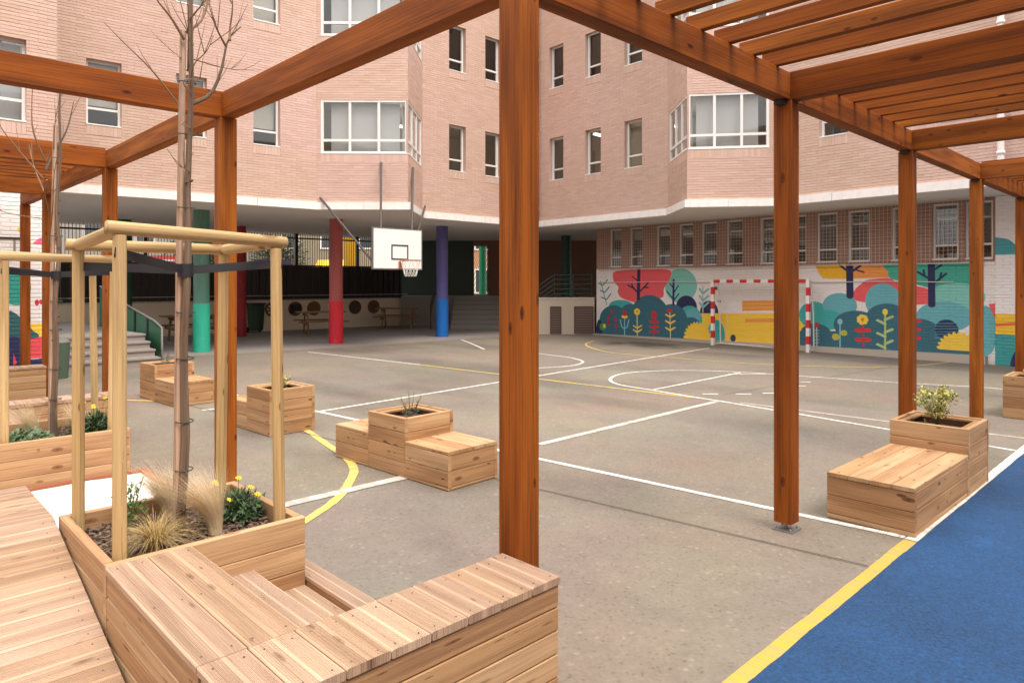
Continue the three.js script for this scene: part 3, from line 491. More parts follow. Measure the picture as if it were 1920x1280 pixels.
// the wings that close the yard behind the viewer; they shade it and show in the panes
for (const [nmv, lab, a0, b0] of [['opposite_wing', 'brick wing closing the yard behind the viewer on the right', [16, 9.5], [-12, 9.5]], ['opposite_wing', 'brick wing closing the yard behind the viewer on the left', [-12, 9.5], [-12, -11.4]]]) {
  const w = thing(nmv, lab, 'building'), f = frameOf(a0, b0); place(w, f, 0, 0); const s = new THREE.Shape([[0, 0], [f.len, 0], [f.len, 9], [0, 9]].map((p) => new THREE.Vector2(...p))), H = []; for (const y of [1.0, 4.4, 7.0]) for (let x = 1.2; x < f.len - 1.5; x += 2.2) { H.push([x, y]); s.holes.push(new THREE.Path([[x, y], [x + 1, y], [x + 1, y + 1.3], [x, y + 1.3]].map((p) => new THREE.Vector2(...p)))); }
  part(w, 'wall', new THREE.ExtrudeGeometry(s, { depth: 0.3, bevelEnabled: false }).translate(0, 0, -0.3), std({ roughness: 0.9, map: dataTex(256, 256, (u, v, c, i, j) => { const k = 0.9 + 0.15 * fbm(u * 9, v * 9, 7, 3); c[0] = 0.75 * k; c[1] = 0.62 * k; c[2] = 0.55 * k; }, true) })); part(w, 'roof', box(-0.3, f.len + 0.3, 9.003, 9.3, -6, 0.25), plain(0x8a8580, 0.9)); part(w, 'inner_wall', box(0.1, f.len - 0.1, 0, 8.9, -5, -4.8), plain(0x8f877d, 0.9));
  for (const [x, y] of H) { const g = grp(w, 'window'); part(g, 'frame', frameGeo(1, 1.3, 0.05, 0.06).translate(x, y, -0.1), frameWhite); part(g, 'pane', box(x + 0.04, x + 0.96, y + 0.04, y + 1.26, -0.14, -0.135), glass); }
}
// ---------------------------------------------------------------- the open portico
const scuffCache = {};
function scuffed(h) { if (scuffCache[h]) return scuffCache[h]; const k = hex(h); return scuffCache[h] = std({ roughness: 0.5, map: dataTex(128, 256, (u, v, c, i, j) => { const n = fbm(u * 14, v * 14, h & 255, 4), f = 0.93 + 0.14 * fbm(u * 5, v * 3, 9, 3), m = n > 0.76 ? 0.16 : 0; for (let t = 0; t < 3; t++) c[t] = (k[t] + (0.7 - k[t]) * m) * f; }, true) }); }
function column(x, z, y0, top, colLow, colHigh, lab, r = 0.19) {
  const c = thing('painted_column', lab, 'column', 'round columns of the portico'); c.position.set(x, y0, z);
  const low = 1.15, a = new THREE.CylinderGeometry(r, r, low, 40).translate(0, low / 2, 0), b = new THREE.CylinderGeometry(r * 0.94, r * 0.94, top - y0 - low, 40).translate(0, low + (top - y0 - low) / 2, 0);
  part(c, 'painted_base', a, scuffed(colLow)); part(c, 'shaft', b, scuffed(colHigh)); return c;
}
column(4.1, -14.9, 0, 3.358, 0x2fb394, 0x55806f, 'round column with turquoise base at left of the portico');
column(7.58, -14.75, 0, 3.358, 0xcf2233, 0xa9524f, 'round red column in the middle of the portico front');
column(11.1, -14.6, 0, 3.358, 0x0b66b8, 0x55508c, 'round column with bright blue base near the steps');
column(6.68, -18.9, 0, 3.358, 0x9c1f28, 0x9c1f28, 'dark red round column further back beside the wheeled bin');
column(3.5, -18.9, 0, 3.358, 0x1f5a3a, 0x1f5a3a, 'dark green round column at the back behind the green railing');
// low rear wall, ribbed dark fence, bars
const bwF = frameOf([-6, -21.16], [13.9, -20.3]);
const rear = thing('rear_wall', 'low beige wall closing the back of the portico', 'wall'); place(rear, bwF, 0, 0); part(rear, 'wall', box(0, bwF.len, 0, 1.03, -0.2, 0), plaster); part(rear, 'coping', box(0, bwF.len, 1.032, 1.07, -0.22, 0.015), plain(0xb5aa98, 0.9));
{ const fc = thing('metal_fence', 'black ribbed metal fence with railings on the low rear wall', 'fence'); place(fc, bwF, 0, 1.07, -0.1); const dk = plain(0x2c2927, 0.38, { metalness: 0.4 }); const n = Math.floor(bwF.len / 0.24), rib = merge([box(0.004, 0.15, 0, 1.14, -0.02, 0), box(0.15, 0.236, 0, 1.14, 0.001, 0.04)]);
  for (let i = 0; i < n; i++) { const m = part(fc, 'ribbed_panel', rib, dk); m.position.x = i * 0.24; }
  part(fc, 'rail', box(0, bwF.len, 1.142, 1.19, -0.03, 0.03), dk); part(fc, 'rail', box(0, bwF.len, 2.1, 2.15, -0.03, 0.03), dk); part(fc, 'rail', box(0, bwF.len, 0.12, 0.14, 0.045, 0.065), plain(0xb8b4ae, 0.4));
  const b = []; for (let s = 0.05; s < bwF.len; s += 0.09) b.push(box(s - 0.008, s + 0.008, 1.191, 2.099, -0.008, 0.008)); for (let s = 0.05; s < bwF.len; s += 0.09) b.push(box(s - 0.008, s + 0.008, 2.151, 2.285, -0.008, 0.008)); part(fc, 'fence_bars', merge(b), dk).userData.kind = 'stuff';
  for (let s = 1; s < bwF.len; s += 2.4) part(fc, 'post', box(s - 0.05, s + 0.05, 0, 2.285, -0.13, -0.032), dk); }
// frame round the wooden play discs on the low wall
const discWood = plain(0x6e5238, 0.8), discDark = plain(0x2d2622, 0.8);
[[14.47, 'wooden play disc with white ring of dots on rear wall', 'dots'], [15.29, 'round wooden disc with a black square on rear wall', 'square'], [15.98, 'round wooden disc with a small dark dot, left of the red column', 'dot'], [17.6, 'plain darker round disc on rear wall right of the red column', 'dark'], [18.38, 'round wooden disc with curved slots above the far picnic table', 'slots']].forEach(([s, lab, k]) => {
  const d = thing('wall_disc', lab, 'play disc', 'round discs on the rear wall'); place(d, bwF, s, 0.74, 0.003); part(d, 'disc', new THREE.CylinderGeometry(0.25, 0.25, 0.03, 36).rotateX(Math.PI / 2).translate(0, 0, 0.016), k === 'dark' ? plain(0x54413a, 0.8) : discWood);
  if (k === 'square') part(d, 'board', box(-0.2, 0.2, -0.16, 0.16, 0.033, 0.045), discDark);
  if (k === 'dots') for (let i = 0; i < 8; i++) part(d, 'dot', new THREE.CylinderGeometry(0.035, 0.035, 0.01, 14).rotateX(Math.PI / 2).translate(Math.cos(i * 0.785) * 0.15, Math.sin(i * 0.785) * 0.15, 0.037), whitePaint);
  if (k === 'dot') part(d, 'dot', new THREE.CylinderGeometry(0.04, 0.04, 0.01, 14).rotateX(Math.PI / 2).translate(0.1, -0.13, 0.037), discDark);
  if (k === 'slots') for (const y of [-0.08, 0, 0.08]) part(d, 'slot', box(-0.13, 0.13, y - 0.012, y + 0.012, 0.033, 0.04), discDark);
});
// rear right: wide steps to the raised landing, dark wall with a gate
const cr = Math.cos(46 * Math.PI / 180), sr = Math.sin(46 * Math.PI / 180);
const turned = (g, x, z) => { g.position.set(x, 0, z); g.rotation.y = -Math.atan2(0.695, 0.719); return g; };
{ const st = turned(thing('stone_steps', 'broad grey steps rising behind the blue column', 'steps'), 13.0, -17.5), sm = plain(0x8d857d, 0.85); for (let i = 0; i < 7; i++) part(st, 'step', box(0.6, 4.6, i * 0.161, (i + 1) * 0.161 - 0.002, -i * 0.3 - 0.36, -i * 0.3), sm);
  const ld = turned(thing('landing', 'raised concrete landing behind the steps', 'landing'), 13.0, -17.5); part(ld, 'slab', box(-1.5, 7.5, 0, 1.128, -6, -2.17), sm); part(ld, 'slab', box(4.61, 6.6, 0, 1.12, -2.17, 1.2), sm);
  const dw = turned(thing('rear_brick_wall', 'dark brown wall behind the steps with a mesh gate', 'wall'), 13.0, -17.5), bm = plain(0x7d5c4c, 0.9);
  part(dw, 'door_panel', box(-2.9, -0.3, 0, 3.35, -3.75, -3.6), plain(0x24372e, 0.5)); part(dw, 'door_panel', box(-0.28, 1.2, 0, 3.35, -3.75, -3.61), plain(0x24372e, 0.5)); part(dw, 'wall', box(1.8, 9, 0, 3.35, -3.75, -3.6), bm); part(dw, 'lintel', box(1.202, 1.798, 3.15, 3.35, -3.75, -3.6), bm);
  const gate = turned(thing('mesh_gate', 'steel mesh gate at the head of the steps', 'gate'), 13.0, -17.5), w = []; for (let i = -8; i < 16; i++) { const x0 = 1.2 + i * 0.075; const a = Math.max(0, (1.21 - x0) * 3), b = Math.min(1.95, (1.79 - x0) * 3); if (b > a) w.push(bar([[x0 + a / 3, 1.15 + a, -3.58], [x0 + b / 3, 1.15 + b, -3.58]], 0.008, 4)); }
  part(gate, 'mesh_wires', merge(w), darkSteel).userData.kind = 'stuff'; part(gate, 'frame', frameGeo(0.598, 2.0, 0.03, 0.03).translate(1.201, 1.135, -3.56), darkSteel);
  const rl = turned(thing('stair_railing', 'dark handrail at the left side of the grey steps', 'railing'), 13.0, -17.5); for (const k of [0.5, 0.7, 0.9]) part(rl, 'rail', bar([[-0.1, k, 0], [-0.1, 1.13 + k, -2.1]], 0.02, 8), darkSteel); for (const [y, z] of [[0, 0], [1.13, -2.1]]) part(rl, 'post', bar([[-0.1, y, z], [-0.1, y + 0.9, z]], 0.022, 8), darkSteel); }
column(16.95, -14.75, 1.12, 3.358, 0x1d4634, 0x1d4634, 'dark green round column on the raised landing behind the railing');
column(21.0, -23.9, 0, 4.2, 0x128a5e, 0x128a5e, 'bright green column seen outside through the mesh gate');
// recess under the right corner: plinth wall with two louvred doors, railing above
{ const PF = frameOf([13.86, -13.17], [15.27, -12.03]), pw = thing('plinth_wall', 'beige plinth wall with louvred doors beside the mural', 'wall'); place(pw, PF, 0, 0); part(pw, 'wall', box(0, PF.len - 0.02, 0, 1.13, -0.25, 0), plain(0xbcae9c, 0.9)); part(pw, 'coping', box(-0.02, PF.len - 0.02, 1.132, 1.17, -0.28, 0.02), plain(0xcabda9, 0.9));
  for (const [s0, s1] of [[0.36, 0.72], [1.13, 1.76]]) { const d = grp(pw, 'louvre_door'); part(d, 'frame', frameGeo(s1 - s0, 0.86, 0.025, 0.03).translate(s0, 0.03, 0.032), plain(0x5c463c, 0.7)); for (let y = 0.07; y < 0.85; y += 0.055) part(d, 'slat', box(s0 + 0.026, s1 - 0.026, y, y + 0.038, 0.003, 0.02), plain(0x56403a, 0.7)); }
  const lr = thing('landing_railing', 'dark green railing above the plinth wall beside the mural', 'railing'), gm = plain(0x2d4238, 0.55); place(lr, PF, 0, 1.17, -0.1); for (let i = 0; i < 5; i++) part(lr, 'rail', bar([[0, 0.02 + i * 0.15 - 0.25, 0], [0.5, 0.12 + i * 0.15, 0], [PF.len - 0.05, 0.12 + i * 0.15, 0]], 0.018, 8), gm); for (const s of [0.5, 1.1, 1.72]) part(lr, 'post', bar([[s, 0, 0.03], [s, 0.76, 0.03]], 0.018, 8), gm);
  const fl = thing('recess_floor', 'dark landing floor behind the plinth wall', 'landing'); part(fl, 'slab', prism([[13.75, -13.5], [15.2, -12.35], [19.5, -12.35], [19.5, -16.5], [17, -17]], 1.0, 1.125), plain(0x6d655d, 0.9)); }
// left: steps up beside a green sheet railing, bin
{ const st = thing('entrance_steps', 'pale tiled steps beside the green railing at left', 'steps'), tm = plain(0x938b85, 0.8); for (let i = 0; i < 4; i++) { const s = grp(st, 'step'); part(s, 'tread', box(0.52, 2.6, i * 0.14 + 0.105, i * 0.14 + 0.14, -13.32 - i * 0.32, -12.95 - i * 0.32), tm); part(s, 'riser', box(0.53, 2.59, i * 0.14, i * 0.14 + 0.103, -13.3 - i * 0.32, -12.98 - i * 0.32), plain(0x948b84, 0.85)); }
  part(st, 'landing', box(0.52, 2.6, 0, 0.555, -20.5, -14.29), tm);
  const gr = thing('sheet_railing', 'sloping green sheet metal railing beside the entrance steps', 'railing'), gm = plain(0x2f664c, 0.5); const sPoly = new THREE.Shape([[0, 0.04], [-4.8, 0.4], [-4.8, 1.5], [-2.8, 1.12], [-0.45, 0.78], [0, 0.66]].map((p) => new THREE.Vector2(...p)));
  const pn = part(gr, 'panel', new THREE.ExtrudeGeometry(sPoly, { depth: 0.025, bevelEnabled: false }).rotateY(-Math.PI / 2), gm); pn.position.set(2.78, 0, -13.45);
  part(gr, 'handrail', bar([[2.77, 0.01, -13.43], [2.77, 0.7, -13.43], [2.77, 0.83, -13.9], [2.77, 1.17, -16.25], [2.77, 1.55, -18.25]], 0.025, 8), steel); for (const z of [-14.3, -15.2, -16.4]) part(gr, 'post', bar([[2.735, 0.1, z], [2.735, 0.87 + (-14.3 - z) * 0.15, z]], 0.022, 8), darkSteel);
  const bn = thing('litter_bin', 'grey green litter bin beside the painted wing wall', 'bin'); bn.position.set(0.62, 0.0, -11.95); part(bn, 'body', new THREE.CylinderGeometry(0.2, 0.17, 0.62, 24).translate(0, 0.31, 0), plain(0x4f6152, 0.6)); part(bn, 'lid', new THREE.SphereGeometry(0.205, 24, 10, 0, 6.3, 0, 1.4).scale(1, 0.5, 1).translate(0, 0.6, 0), plain(0x77786f, 0.6)); }
// street beyond the fence
function streetHouse(name, lab, x, z, w, h, col, rows, cols) { const b = thing(name, lab, 'building'); b.position.set(x, 0, z); b.rotation.y = -0.75; part(b, 'wall', box(-w / 2, w / 2, 0, h, -6, 0), plain(col, 0.9)); part(b, 'roof', box(-w / 2 - 0.2, w / 2 + 0.2, h + 0.002, h + 0.4, -6.2, 0.3), plain(0x8c7d70, 0.9)); for (let i = 0; i < cols; i++) for (let j = 0; j < rows; j++) { const g = grp(b, 'window'); g.position.set(-w / 2 + (i + 0.5) * w / cols, 0.9 + j * 3, 0.01); part(g, 'frame', frameGeo(1.2, 1.7, 0.09, 0.05).translate(-0.6, 0, 0.05), whitePaint); part(g, 'pane', box(-0.52, 0.52, 0.09, 1.62, 0.005, 0.02), plain(0x454a4c, 0.2)); } return b; }
streetHouse('street_house', 'pale grey house across the street behind the fence', 8.5, -44, 15, 10, 0x8f8980, 3, 5); streetHouse('street_house', 'cream house across the street behind the basketball board', 21.5, -40, 13, 11, 0x958872, 3, 5); streetHouse('street_house', 'peach coloured house seen through the mesh gate', 30, -34, 8, 10, 0xb98a68, 3, 3);
{ const s1 = thing('shop_sign', 'yellow upright sign on the street right of the red column', 'sign'); s1.position.set(15.6, 0, -27.5); s1.rotation.y = -0.75; part(s1, 'post', bar([[0, 0, 0], [0, 2.2, 0]], 0.05), darkSteel); part(s1, 'panel', box(-0.28, 0.28, 2.2, 3.9, -0.06, 0.06), plain(0xd9a31c, 0.5));
  const s2 = thing('shop_sign', 'dark purple street sign with white letters left of the red column', 'sign'); s2.position.set(12.2, 0, -28.5); s2.rotation.y = -0.75; part(s2, 'post', bar([[-0.6, 0, 0], [-0.6, 2.2, 0]], 0.05), darkSteel); part(s2, 'post', bar([[0.6, 0, 0], [0.6, 2.2, 0]], 0.05), darkSteel); const bx = new THREE.BoxGeometry(1.7, 0.55, 0.06).translate(0, 2.45, 0); part(s2, 'panel', bx, plain(0x3d2f52, 0.5)); const pl = new THREE.PlaneGeometry(1.6, 0.5).translate(0, 2.45, 0.034); part(s2, 'lettering', pl, std({ roughness: 0.6, map: canvasTex(256, 80, (x, W, H) => { x.fillStyle = '#3d2f52'; x.fillRect(0, 0, W, H); x.fillStyle = '#e8e4ee'; x.font = 'bold 58px sans-serif'; x.textAlign = 'center'; x.fillText('RECT', W / 2, 61); }) }));
  const s3 = thing('shop_awning', 'yellow and orange shop awning across the street', 'awning'); s3.position.set(18.3, 0, -34); s3.scale.setScalar(0.85); s3.rotation.y = -0.75; for (const k of [0, 1, 2, 3]) part(s3, 'canopy_panel', new THREE.BoxGeometry(0.5, 0.03, 1.2).rotateX(0.5).translate(k * 0.51 - 0.8, 3.2, 0), plain([0xdf9a1c, 0xe6c02c, 0xd9731f, 0xe6c02c][k], 0.7)); part(s3, 'post', bar([[-1, 0, 0.4], [-1, 2.95, 0.4]], 0.03), darkSteel); part(s3, 'post', bar([[1, 0, 0.4], [1, 2.95, 0.4]], 0.03), darkSteel);
  const s4 = thing('shop_sign', 'long red street sign with white stripe behind the green railing', 'sign'); s4.position.set(6.4, 0, -29); s4.rotation.y = -0.75; for (const x of [-1.6, 1.6]) part(s4, 'post', bar([[x, 0, 0], [x, 2.4, 0]], 0.05), darkSteel); part(s4, 'panel', box(-2, 2, 2.35, 2.75, -0.05, 0.05), plain(0xc4453f, 0.5)); part(s4, 'stripe', box(-1.8, 1.8, 2.52, 2.58, 0.052, 0.058), whitePaint); }
// ---------------------------------------------------------------- timber pergola
const A = 2.5, B = 3.068, HB = 2.84, BH = 0.18, PW = 0.06;
const pergola = thing('timber_pergola', 'brown stained timber pergola with square posts, beams and open slat roof', 'pergola');
function post(x, z) {
  bd(pergola, 'post', stainedMat, [x - PW, x + PW], [0.055, HB - 0.002], [z - PW, z + PW], 'y');
  part(pergola, 'post_base', merge([box(x - 0.07, x + 0.07, 0.001, 0.01, z - 0.07, z + 0.07), bar([[x, 0.01, z], [x, 0.056, z]], 0.011, 10), ...[[-1, -1], [-1, 1], [1, -1], [1, 1]].map(([i, j]) => bar([[x + i * 0.05, 0.01, z + j * 0.05], [x + i * 0.05, 0.024, z + j * 0.05]], 0.008, 6))]), steel);
}
for (let k = 0; k <= 4; k++) { post(k * A, 0); if (k) post(k * A, 3.1); }
for (let k = 1; k <= 3; k++) { post(0, -k * B); post(-3, -k * B); }
const T = 0.05;  // half beam thickness
bd(pergola, 'post', stainedMat, [-PW + 0.002, PW - 0.002], [HB, HB + BH + 0.01], [-PW + 0.002, PW - 0.002], 'y');
for (let k = 0; k < 4; k++) {
  bd(pergola, 'beam', stainedMat, [k * A + (k ? T : PW) + 0.001, (k + 1) * A - T - 0.001], [HB, HB + BH], [-T, T], 'x');
  bd(pergola, 'beam', stainedMat, [(k + 1) * A - T, (k + 1) * A + T], [HB + 0.001, HB + BH + 0.004], [-T, 3.2], 'z');
  part(pergola, 'bracket', box((k + 1) * A - T - 0.07, (k + 1) * A - T - 0.012, HB - 0.03, HB - 0.002, -0.03, 0.03), darkSteel);
}
for (let k = 0; k < 3; k++) {
  bd(pergola, 'beam', stainedMat, [-T, T], [HB, HB + BH], [-(k + 1) * B + T + 0.001, -k * B - (k ? T : PW) - 0.001], 'z');
  bd(pergola, 'beam', stainedMat, [-3.1, T], [HB + 0.001, HB + BH + 0.004], [-(k + 1) * B - T, -(k + 1) * B + T], 'x');
}
bd(pergola, 'beam', stainedMat, [-T, T], [HB, HB + BH], [-10.95, -3 * B - T - 0.001], 'z');
const slatX = (x) => bd(pergola, 'roof_slat', stainedMat, [x - 0.0225, x + 0.0225], [HB + BH - 0.004 + 0.005, HB + BH + 0.095], [-0.045, 3.2], 'z');
for (const k of [0, 1, 3]) for (let i = 0; i < 7; i++) { const x = k * A + 0.47 + i * 0.3; if (x < (k + 1) * A - 0.2) slatX(x); }
for (const k of [2, 3]) for (let i = 0; i < 9; i++) { const z = -k * B - 0.38 - i * 0.3; if (z > -(k + 1) * B + 0.2 && z > -10.9) bd(pergola, 'roof_slat', stainedMat, [-3.1, 0.045], [HB + BH + 0.001, HB + BH + 0.095], [z - 0.0225, z + 0.0225], 'x'); }
post(0, -10.85);

// ---------------------------------------------------------------- corner benches with tree planters
const bench3 = [
  ['grooved timber corner bench with sunken seat steps nearest the viewer', 'large timber tree planter behind the nearest corner bench'],
  ['mirrored timber corner bench beyond the white sandpit', 'timber tree planter behind the white sandpit at far left'],
  ['farthest timber corner bench before the painted wing wall', 'farthest timber planter against the painted wing wall']];
function benchUnit(i, fz) {
  const b = thing('corner_bench', bench3[i][0], 'bench', 'corner benches along the pergola'), Z = (z0, z1) => { const a = fz(z0), c = fz(z1); return a < c ? [a, c] : [c, a]; };
  const seat = grp(b, 'side_seat'), side = grp(b, 'front_seat'), steps = grp(b, 'seat_steps');
  bd(seat, 'board', deckMat, [-1.285, -1.132], [0.503, 0.53], Z(-0.998, -0.028), 'z', true); bd(seat, 'board', deckMat, [-1.128, -0.958], [0.503, 0.53], Z(-0.998, -0.028), 'z', true);
  for (let k = 0; k < 6; k++) { const y1 = 0.499 - k * 0.088, y0 = Math.max(0.003, y1 - 0.084); if (y1 > 0.03) { bd(seat, 'side_board', pineMat, [-1.278, -1.256], [y0, y1], Z(-0.998, -0.03), 'z', true); bd(side, 'side_board', pineMat, [-1.25, -0.072], [y0, y1], Z(0.262, 0.284), 'x', true); bd(side, 'side_board', pineMat, [-1.25, -0.072], [y0, y1], Z(-0.016, 0.0), 'x', true); bd(side, 'side_board', pineMat, [-0.094, -0.072], [y0, y1], Z(0.002, 0.26), 'z', true); bd(side, 'side_board', pineMat, [-1.278, -1.256], [y0, y1], Z(-0.01, 0.284), 'z', true); } }
  bd(seat, 'riser', pineMat, [-0.982, -0.964], [0.352, 0.501], Z(-0.998, -0.03), 'z'); bd(seat, 'corner_post', pineMat, [-1.25, -1.18], [0.003, 0.5], Z(-0.11, -0.04), 'y');
  for (let k = 0; k < 8; k++) bd(side, 'board', deckMat, [-1.285 + k * 0.1525, -1.285 + k * 0.1525 + 0.149], [0.503, 0.53 + (k % 3) * 0.0012], Z(-0.024, 0.293), 'z', true);
  for (const [x0, x1, y] of [[-0.956, -0.824, 0.35], [-0.82, -0.69, 0.35], [-0.686, -0.565, 0.21], [-0.561, -0.442, 0.21]]) bd(steps, 'board', deckMat, [x0, x1], [y - 0.026, y], Z(-0.998, -0.028), 'z', true);
  bd(steps, 'riser', pineMat, [-0.712, -0.692], [0.212, 0.322], Z(-0.998, -0.03), 'z'); bd(steps, 'ledge_board', deckMat, [-0.437, -0.335], [0.226, 0.25], Z(-1.2, -0.028), 'z', true); bd(steps, 'ledge_side', pineMat, [-0.434, -0.412], [0.003, 0.224], Z(-0.998, -0.03), 'z'); bd(steps, 'ledge_side', pineMat, [-0.36, -0.34], [0.003, 0.224], Z(-1.19, -0.03), 'z');
  const sc = []; for (let k = 0; k < 8; k++) for (const dx of [0.03, 0.12]) for (const z of [0.02, 0.265]) sc.push(new THREE.CylinderGeometry(0.0026, 0.0026, 0.003, 7).translate(-1.285 + k * 0.1525 + dx, 0.5325, fz(z)));
  for (const x of [-1.255, -1.165, -1.1, -0.99]) for (const z of [-0.95, -0.5, -0.07]) sc.push(new THREE.CylinderGeometry(0.0026, 0.0026, 0.003, 7).translate(x, 0.5315, fz(z))); part(b, 'screws', merge(sc), plain(0x6d655c, 0.5, { metalness: 0.5 })).userData.kind = 'stuff';
  const p = thing('tree_planter', bench3[i][1], 'planter', 'tree planters along the pergola');
  for (let k = 0; k < 4; k++) { const y1 = 0.53 - k * 0.126, y0 = Math.max(0.003, y1 - 0.1235); bd(p, 'board', pineMat, [-1.28, -0.44], [y0, y1], Z(-1.04, -1.002), 'x'); bd(p, 'board', pineMat, [-1.28, -0.44], [y0, y1], Z(-1.83, -1.792), 'x'); bd(p, 'board', pineMat, [-1.28, -1.242], [y0, y1], Z(-1.79, -1.042), 'z'); bd(p, 'board', pineMat, [-0.478, -0.44], [y0, y1], Z(-1.79, -1.042), 'z'); }
  const zz = Z(-1.788, -1.044), g = new THREE.PlaneGeometry(0.76, zz[1] - zz[0], 40, 40).rotateX(-Math.PI / 2).translate(-0.86, 0.445, (zz[0] + zz[1]) / 2), pa = g.attributes.position; for (let k = 0; k < pa.count; k++) pa.setY(k, pa.getY(k) + 0.035 * (fbm(pa.getX(k) * 9, pa.getZ(k) * 9, 5 + i, 3) - 0.5)); g.computeVertexNormals(); part(p, 'soil', g, soilMat);
  const chip = new THREE.BoxGeometry(0.03, 0.004, 0.009), M = sh(new THREE.InstancedMesh(chip, plain(0xffffff, 0.95), 1400)), o = new THREE.Object3D(), q = rng(60 + i);
  for (let k = 0; k < 1400; k++) { o.position.set(-1.235 + q() * 0.75, 0.443 + q() * 0.022, zz[0] + 0.01 + q() * (zz[1] - zz[0] - 0.02)); o.rotation.set((q() - 0.5) * 1.0, q() * 6, (q() - 0.5) * 1.0); o.scale.set(0.5 + q(), 1, 0.6 + q()); o.updateMatrix(); M.setMatrixAt(k, o.matrix); const t = q(); M.setColorAt(k, new THREE.Color().setRGB(0.09 + 0.16 * t * t, 0.055 + 0.11 * t * t, 0.04 + 0.085 * t * t)); } M.name = 'mulch'; M.userData.kind = 'stuff'; p.add(M);
}
benchUnit(0, (z) => z); benchUnit(1, (z) => -5.63 - z); benchUnit(2, (z) => z - 9.2);
// ramp and landing of grooved boards at the left
{ const rp = thing('deck_ramp', 'sloping ramp of pale grooved deck boards at lower left', 'ramp'), ang = Math.atan(0.262); rp.position.set(0, 0.512, -1.87); rp.rotation.x = ang; const n = 13, w = 0.15; for (let k = 0; k < n; k++) bd(rp, 'board', deckMat, [-3.6 - (k % 2) * 0.02, -1.292], [-0.028, 0], [k * (w + 0.004), k * (w + 0.004) + w], 'x', true); { const sc = []; for (let k = 0; k < n; k++) for (const dz of [0.03, 0.12]) for (const x of [-1.34, -1.95, -2.6]) sc.push(new THREE.CylinderGeometry(0.0026, 0.0026, 0.003, 7).translate(x, 0.0005, k * (w + 0.004) + dz)); part(rp, 'screws', merge(sc), plain(0x6d655c, 0.5, { metalness: 0.5 })).userData.kind = 'stuff'; }
  for (const x of [-1.4, -2.4, -3.4]) bd(rp, 'joist', pineMat, [x - 0.03, x + 0.03], [-0.1, -0.03], [0, 1.7], 'z');
  const dp = thing('deck_landing', 'flat pale deck boards at the head of the ramp', 'deck'); for (let k = 0; k < 5; k++) bd(dp, 'board', deckMat, [-3.6, -1.292], [0.487, 0.515], [-2.6 + k * 0.146, -2.6 + k * 0.146 + 0.142], 'x', true); bd(dp, 'fascia', pineMat, [-3.6, -1.3], [0.2, 0.484], [-2.6, -2.575], 'x'); bd(dp, 'fascia', pineMat, [-1.325, -1.3], [0.2, 0.484], [-2.572, -1.9], 'z'); for (const x of [-1.4, -3.4]) for (const z of [-2.5, -2.0]) bd(dp, 'leg', pineMat, [x - 0.035, x + 0.035], [0.002, 0.486], [z - 0.035, z + 0.035], 'y'); }
{ const sp = thing('sandpit', 'white sandpit edged with timber between the two tree planters', 'sandpit'); const g = new THREE.PlaneGeometry(2.9, 1.88, 60, 40).rotateX(-Math.PI / 2).translate(-1.78, 0.19, -2.79), p = g.attributes.position; for (let k = 0; k < p.count; k++) p.setY(k, p.getY(k) + 0.03 * (fbm(p.getX(k) * 4, p.getZ(k) * 4, 90, 4) - 0.5)); g.computeVertexNormals(); part(sp, 'sand', g, std({ map: dataTex(256, 256, (u, v, c, i, j) => { const f = 0.95 + 0.06 * fbm(u * 9, v * 9, 3, 3) + 0.04 * (hash(i, j, 1) - 0.5); c[0] = 0.9 * f; c[1] = 0.87 * f; c[2] = 0.85 * f; }, true), roughness: 1 }));
  const slp = [std({ map: woodTex(51, 0xa86a48, 0x6b3c28, 4, 0.8), roughness: 0.9 })]; bd(sp, 'edge_timber', slp, [-3.2, -0.33], [0.002, 0.215], [-3.79, -3.735], 'x'); bd(sp, 'edge_timber', slp, [-0.385, -0.33], [0.002, 0.212], [-3.733, -1.84], 'z'); }

// ---------------------------------------------------------------- planters and seats on the court
function planterBox(root, x0, x1, z0, z1, h) {
  const p = grp(root, 'planter_box'), n = 4, t = 0.035;
  for (let k = 0; k < n; k++) { const y1 = h - k * h / n, y0 = y1 - h / n + 0.003, yy = [Math.max(0.004, y0), y1]; bd(p, 'board', pineMat, [x0, x0 + t], yy, [z0, z1], 'z'); bd(p, 'board', pineMat, [x1 - t, x1], yy, [z0, z1], 'z'); bd(p, 'board', pineMat, [x0 + t + 0.001, x1 - t - 0.001], yy, [z0 + 0.002, z0 + t], 'x'); bd(p, 'board', pineMat, [x0 + t + 0.001, x1 - t - 0.001], yy, [z1 - t, z1 - 0.002], 'x'); }
  const i = t + 0.002, r = 0.045; bd(p, 'rim_board', pineMat, [x0 + i, x0 + i + r], [h - 0.035, h - 0.012], [z0 + i, z1 - i], 'z'); bd(p, 'rim_board', pineMat, [x1 - i - r, x1 - i], [h - 0.035, h - 0.012], [z0 + i, z1 - i], 'z'); bd(p, 'rim_board', pineMat, [x0 + i + r + 0.001, x1 - i - r - 0.001], [h - 0.034, h - 0.012], [z0 + i, z0 + i + r], 'x'); bd(p, 'rim_board', pineMat, [x0 + i + r + 0.001, x1 - i - r - 0.001], [h - 0.034, h - 0.012], [z1 - i - r, z1 - i], 'x');
  part(p, 'soil', box(x0 + i, x1 - i, h - 0.3, h - 0.075, z0 + i, z1 - i), soilMat); return p;
}
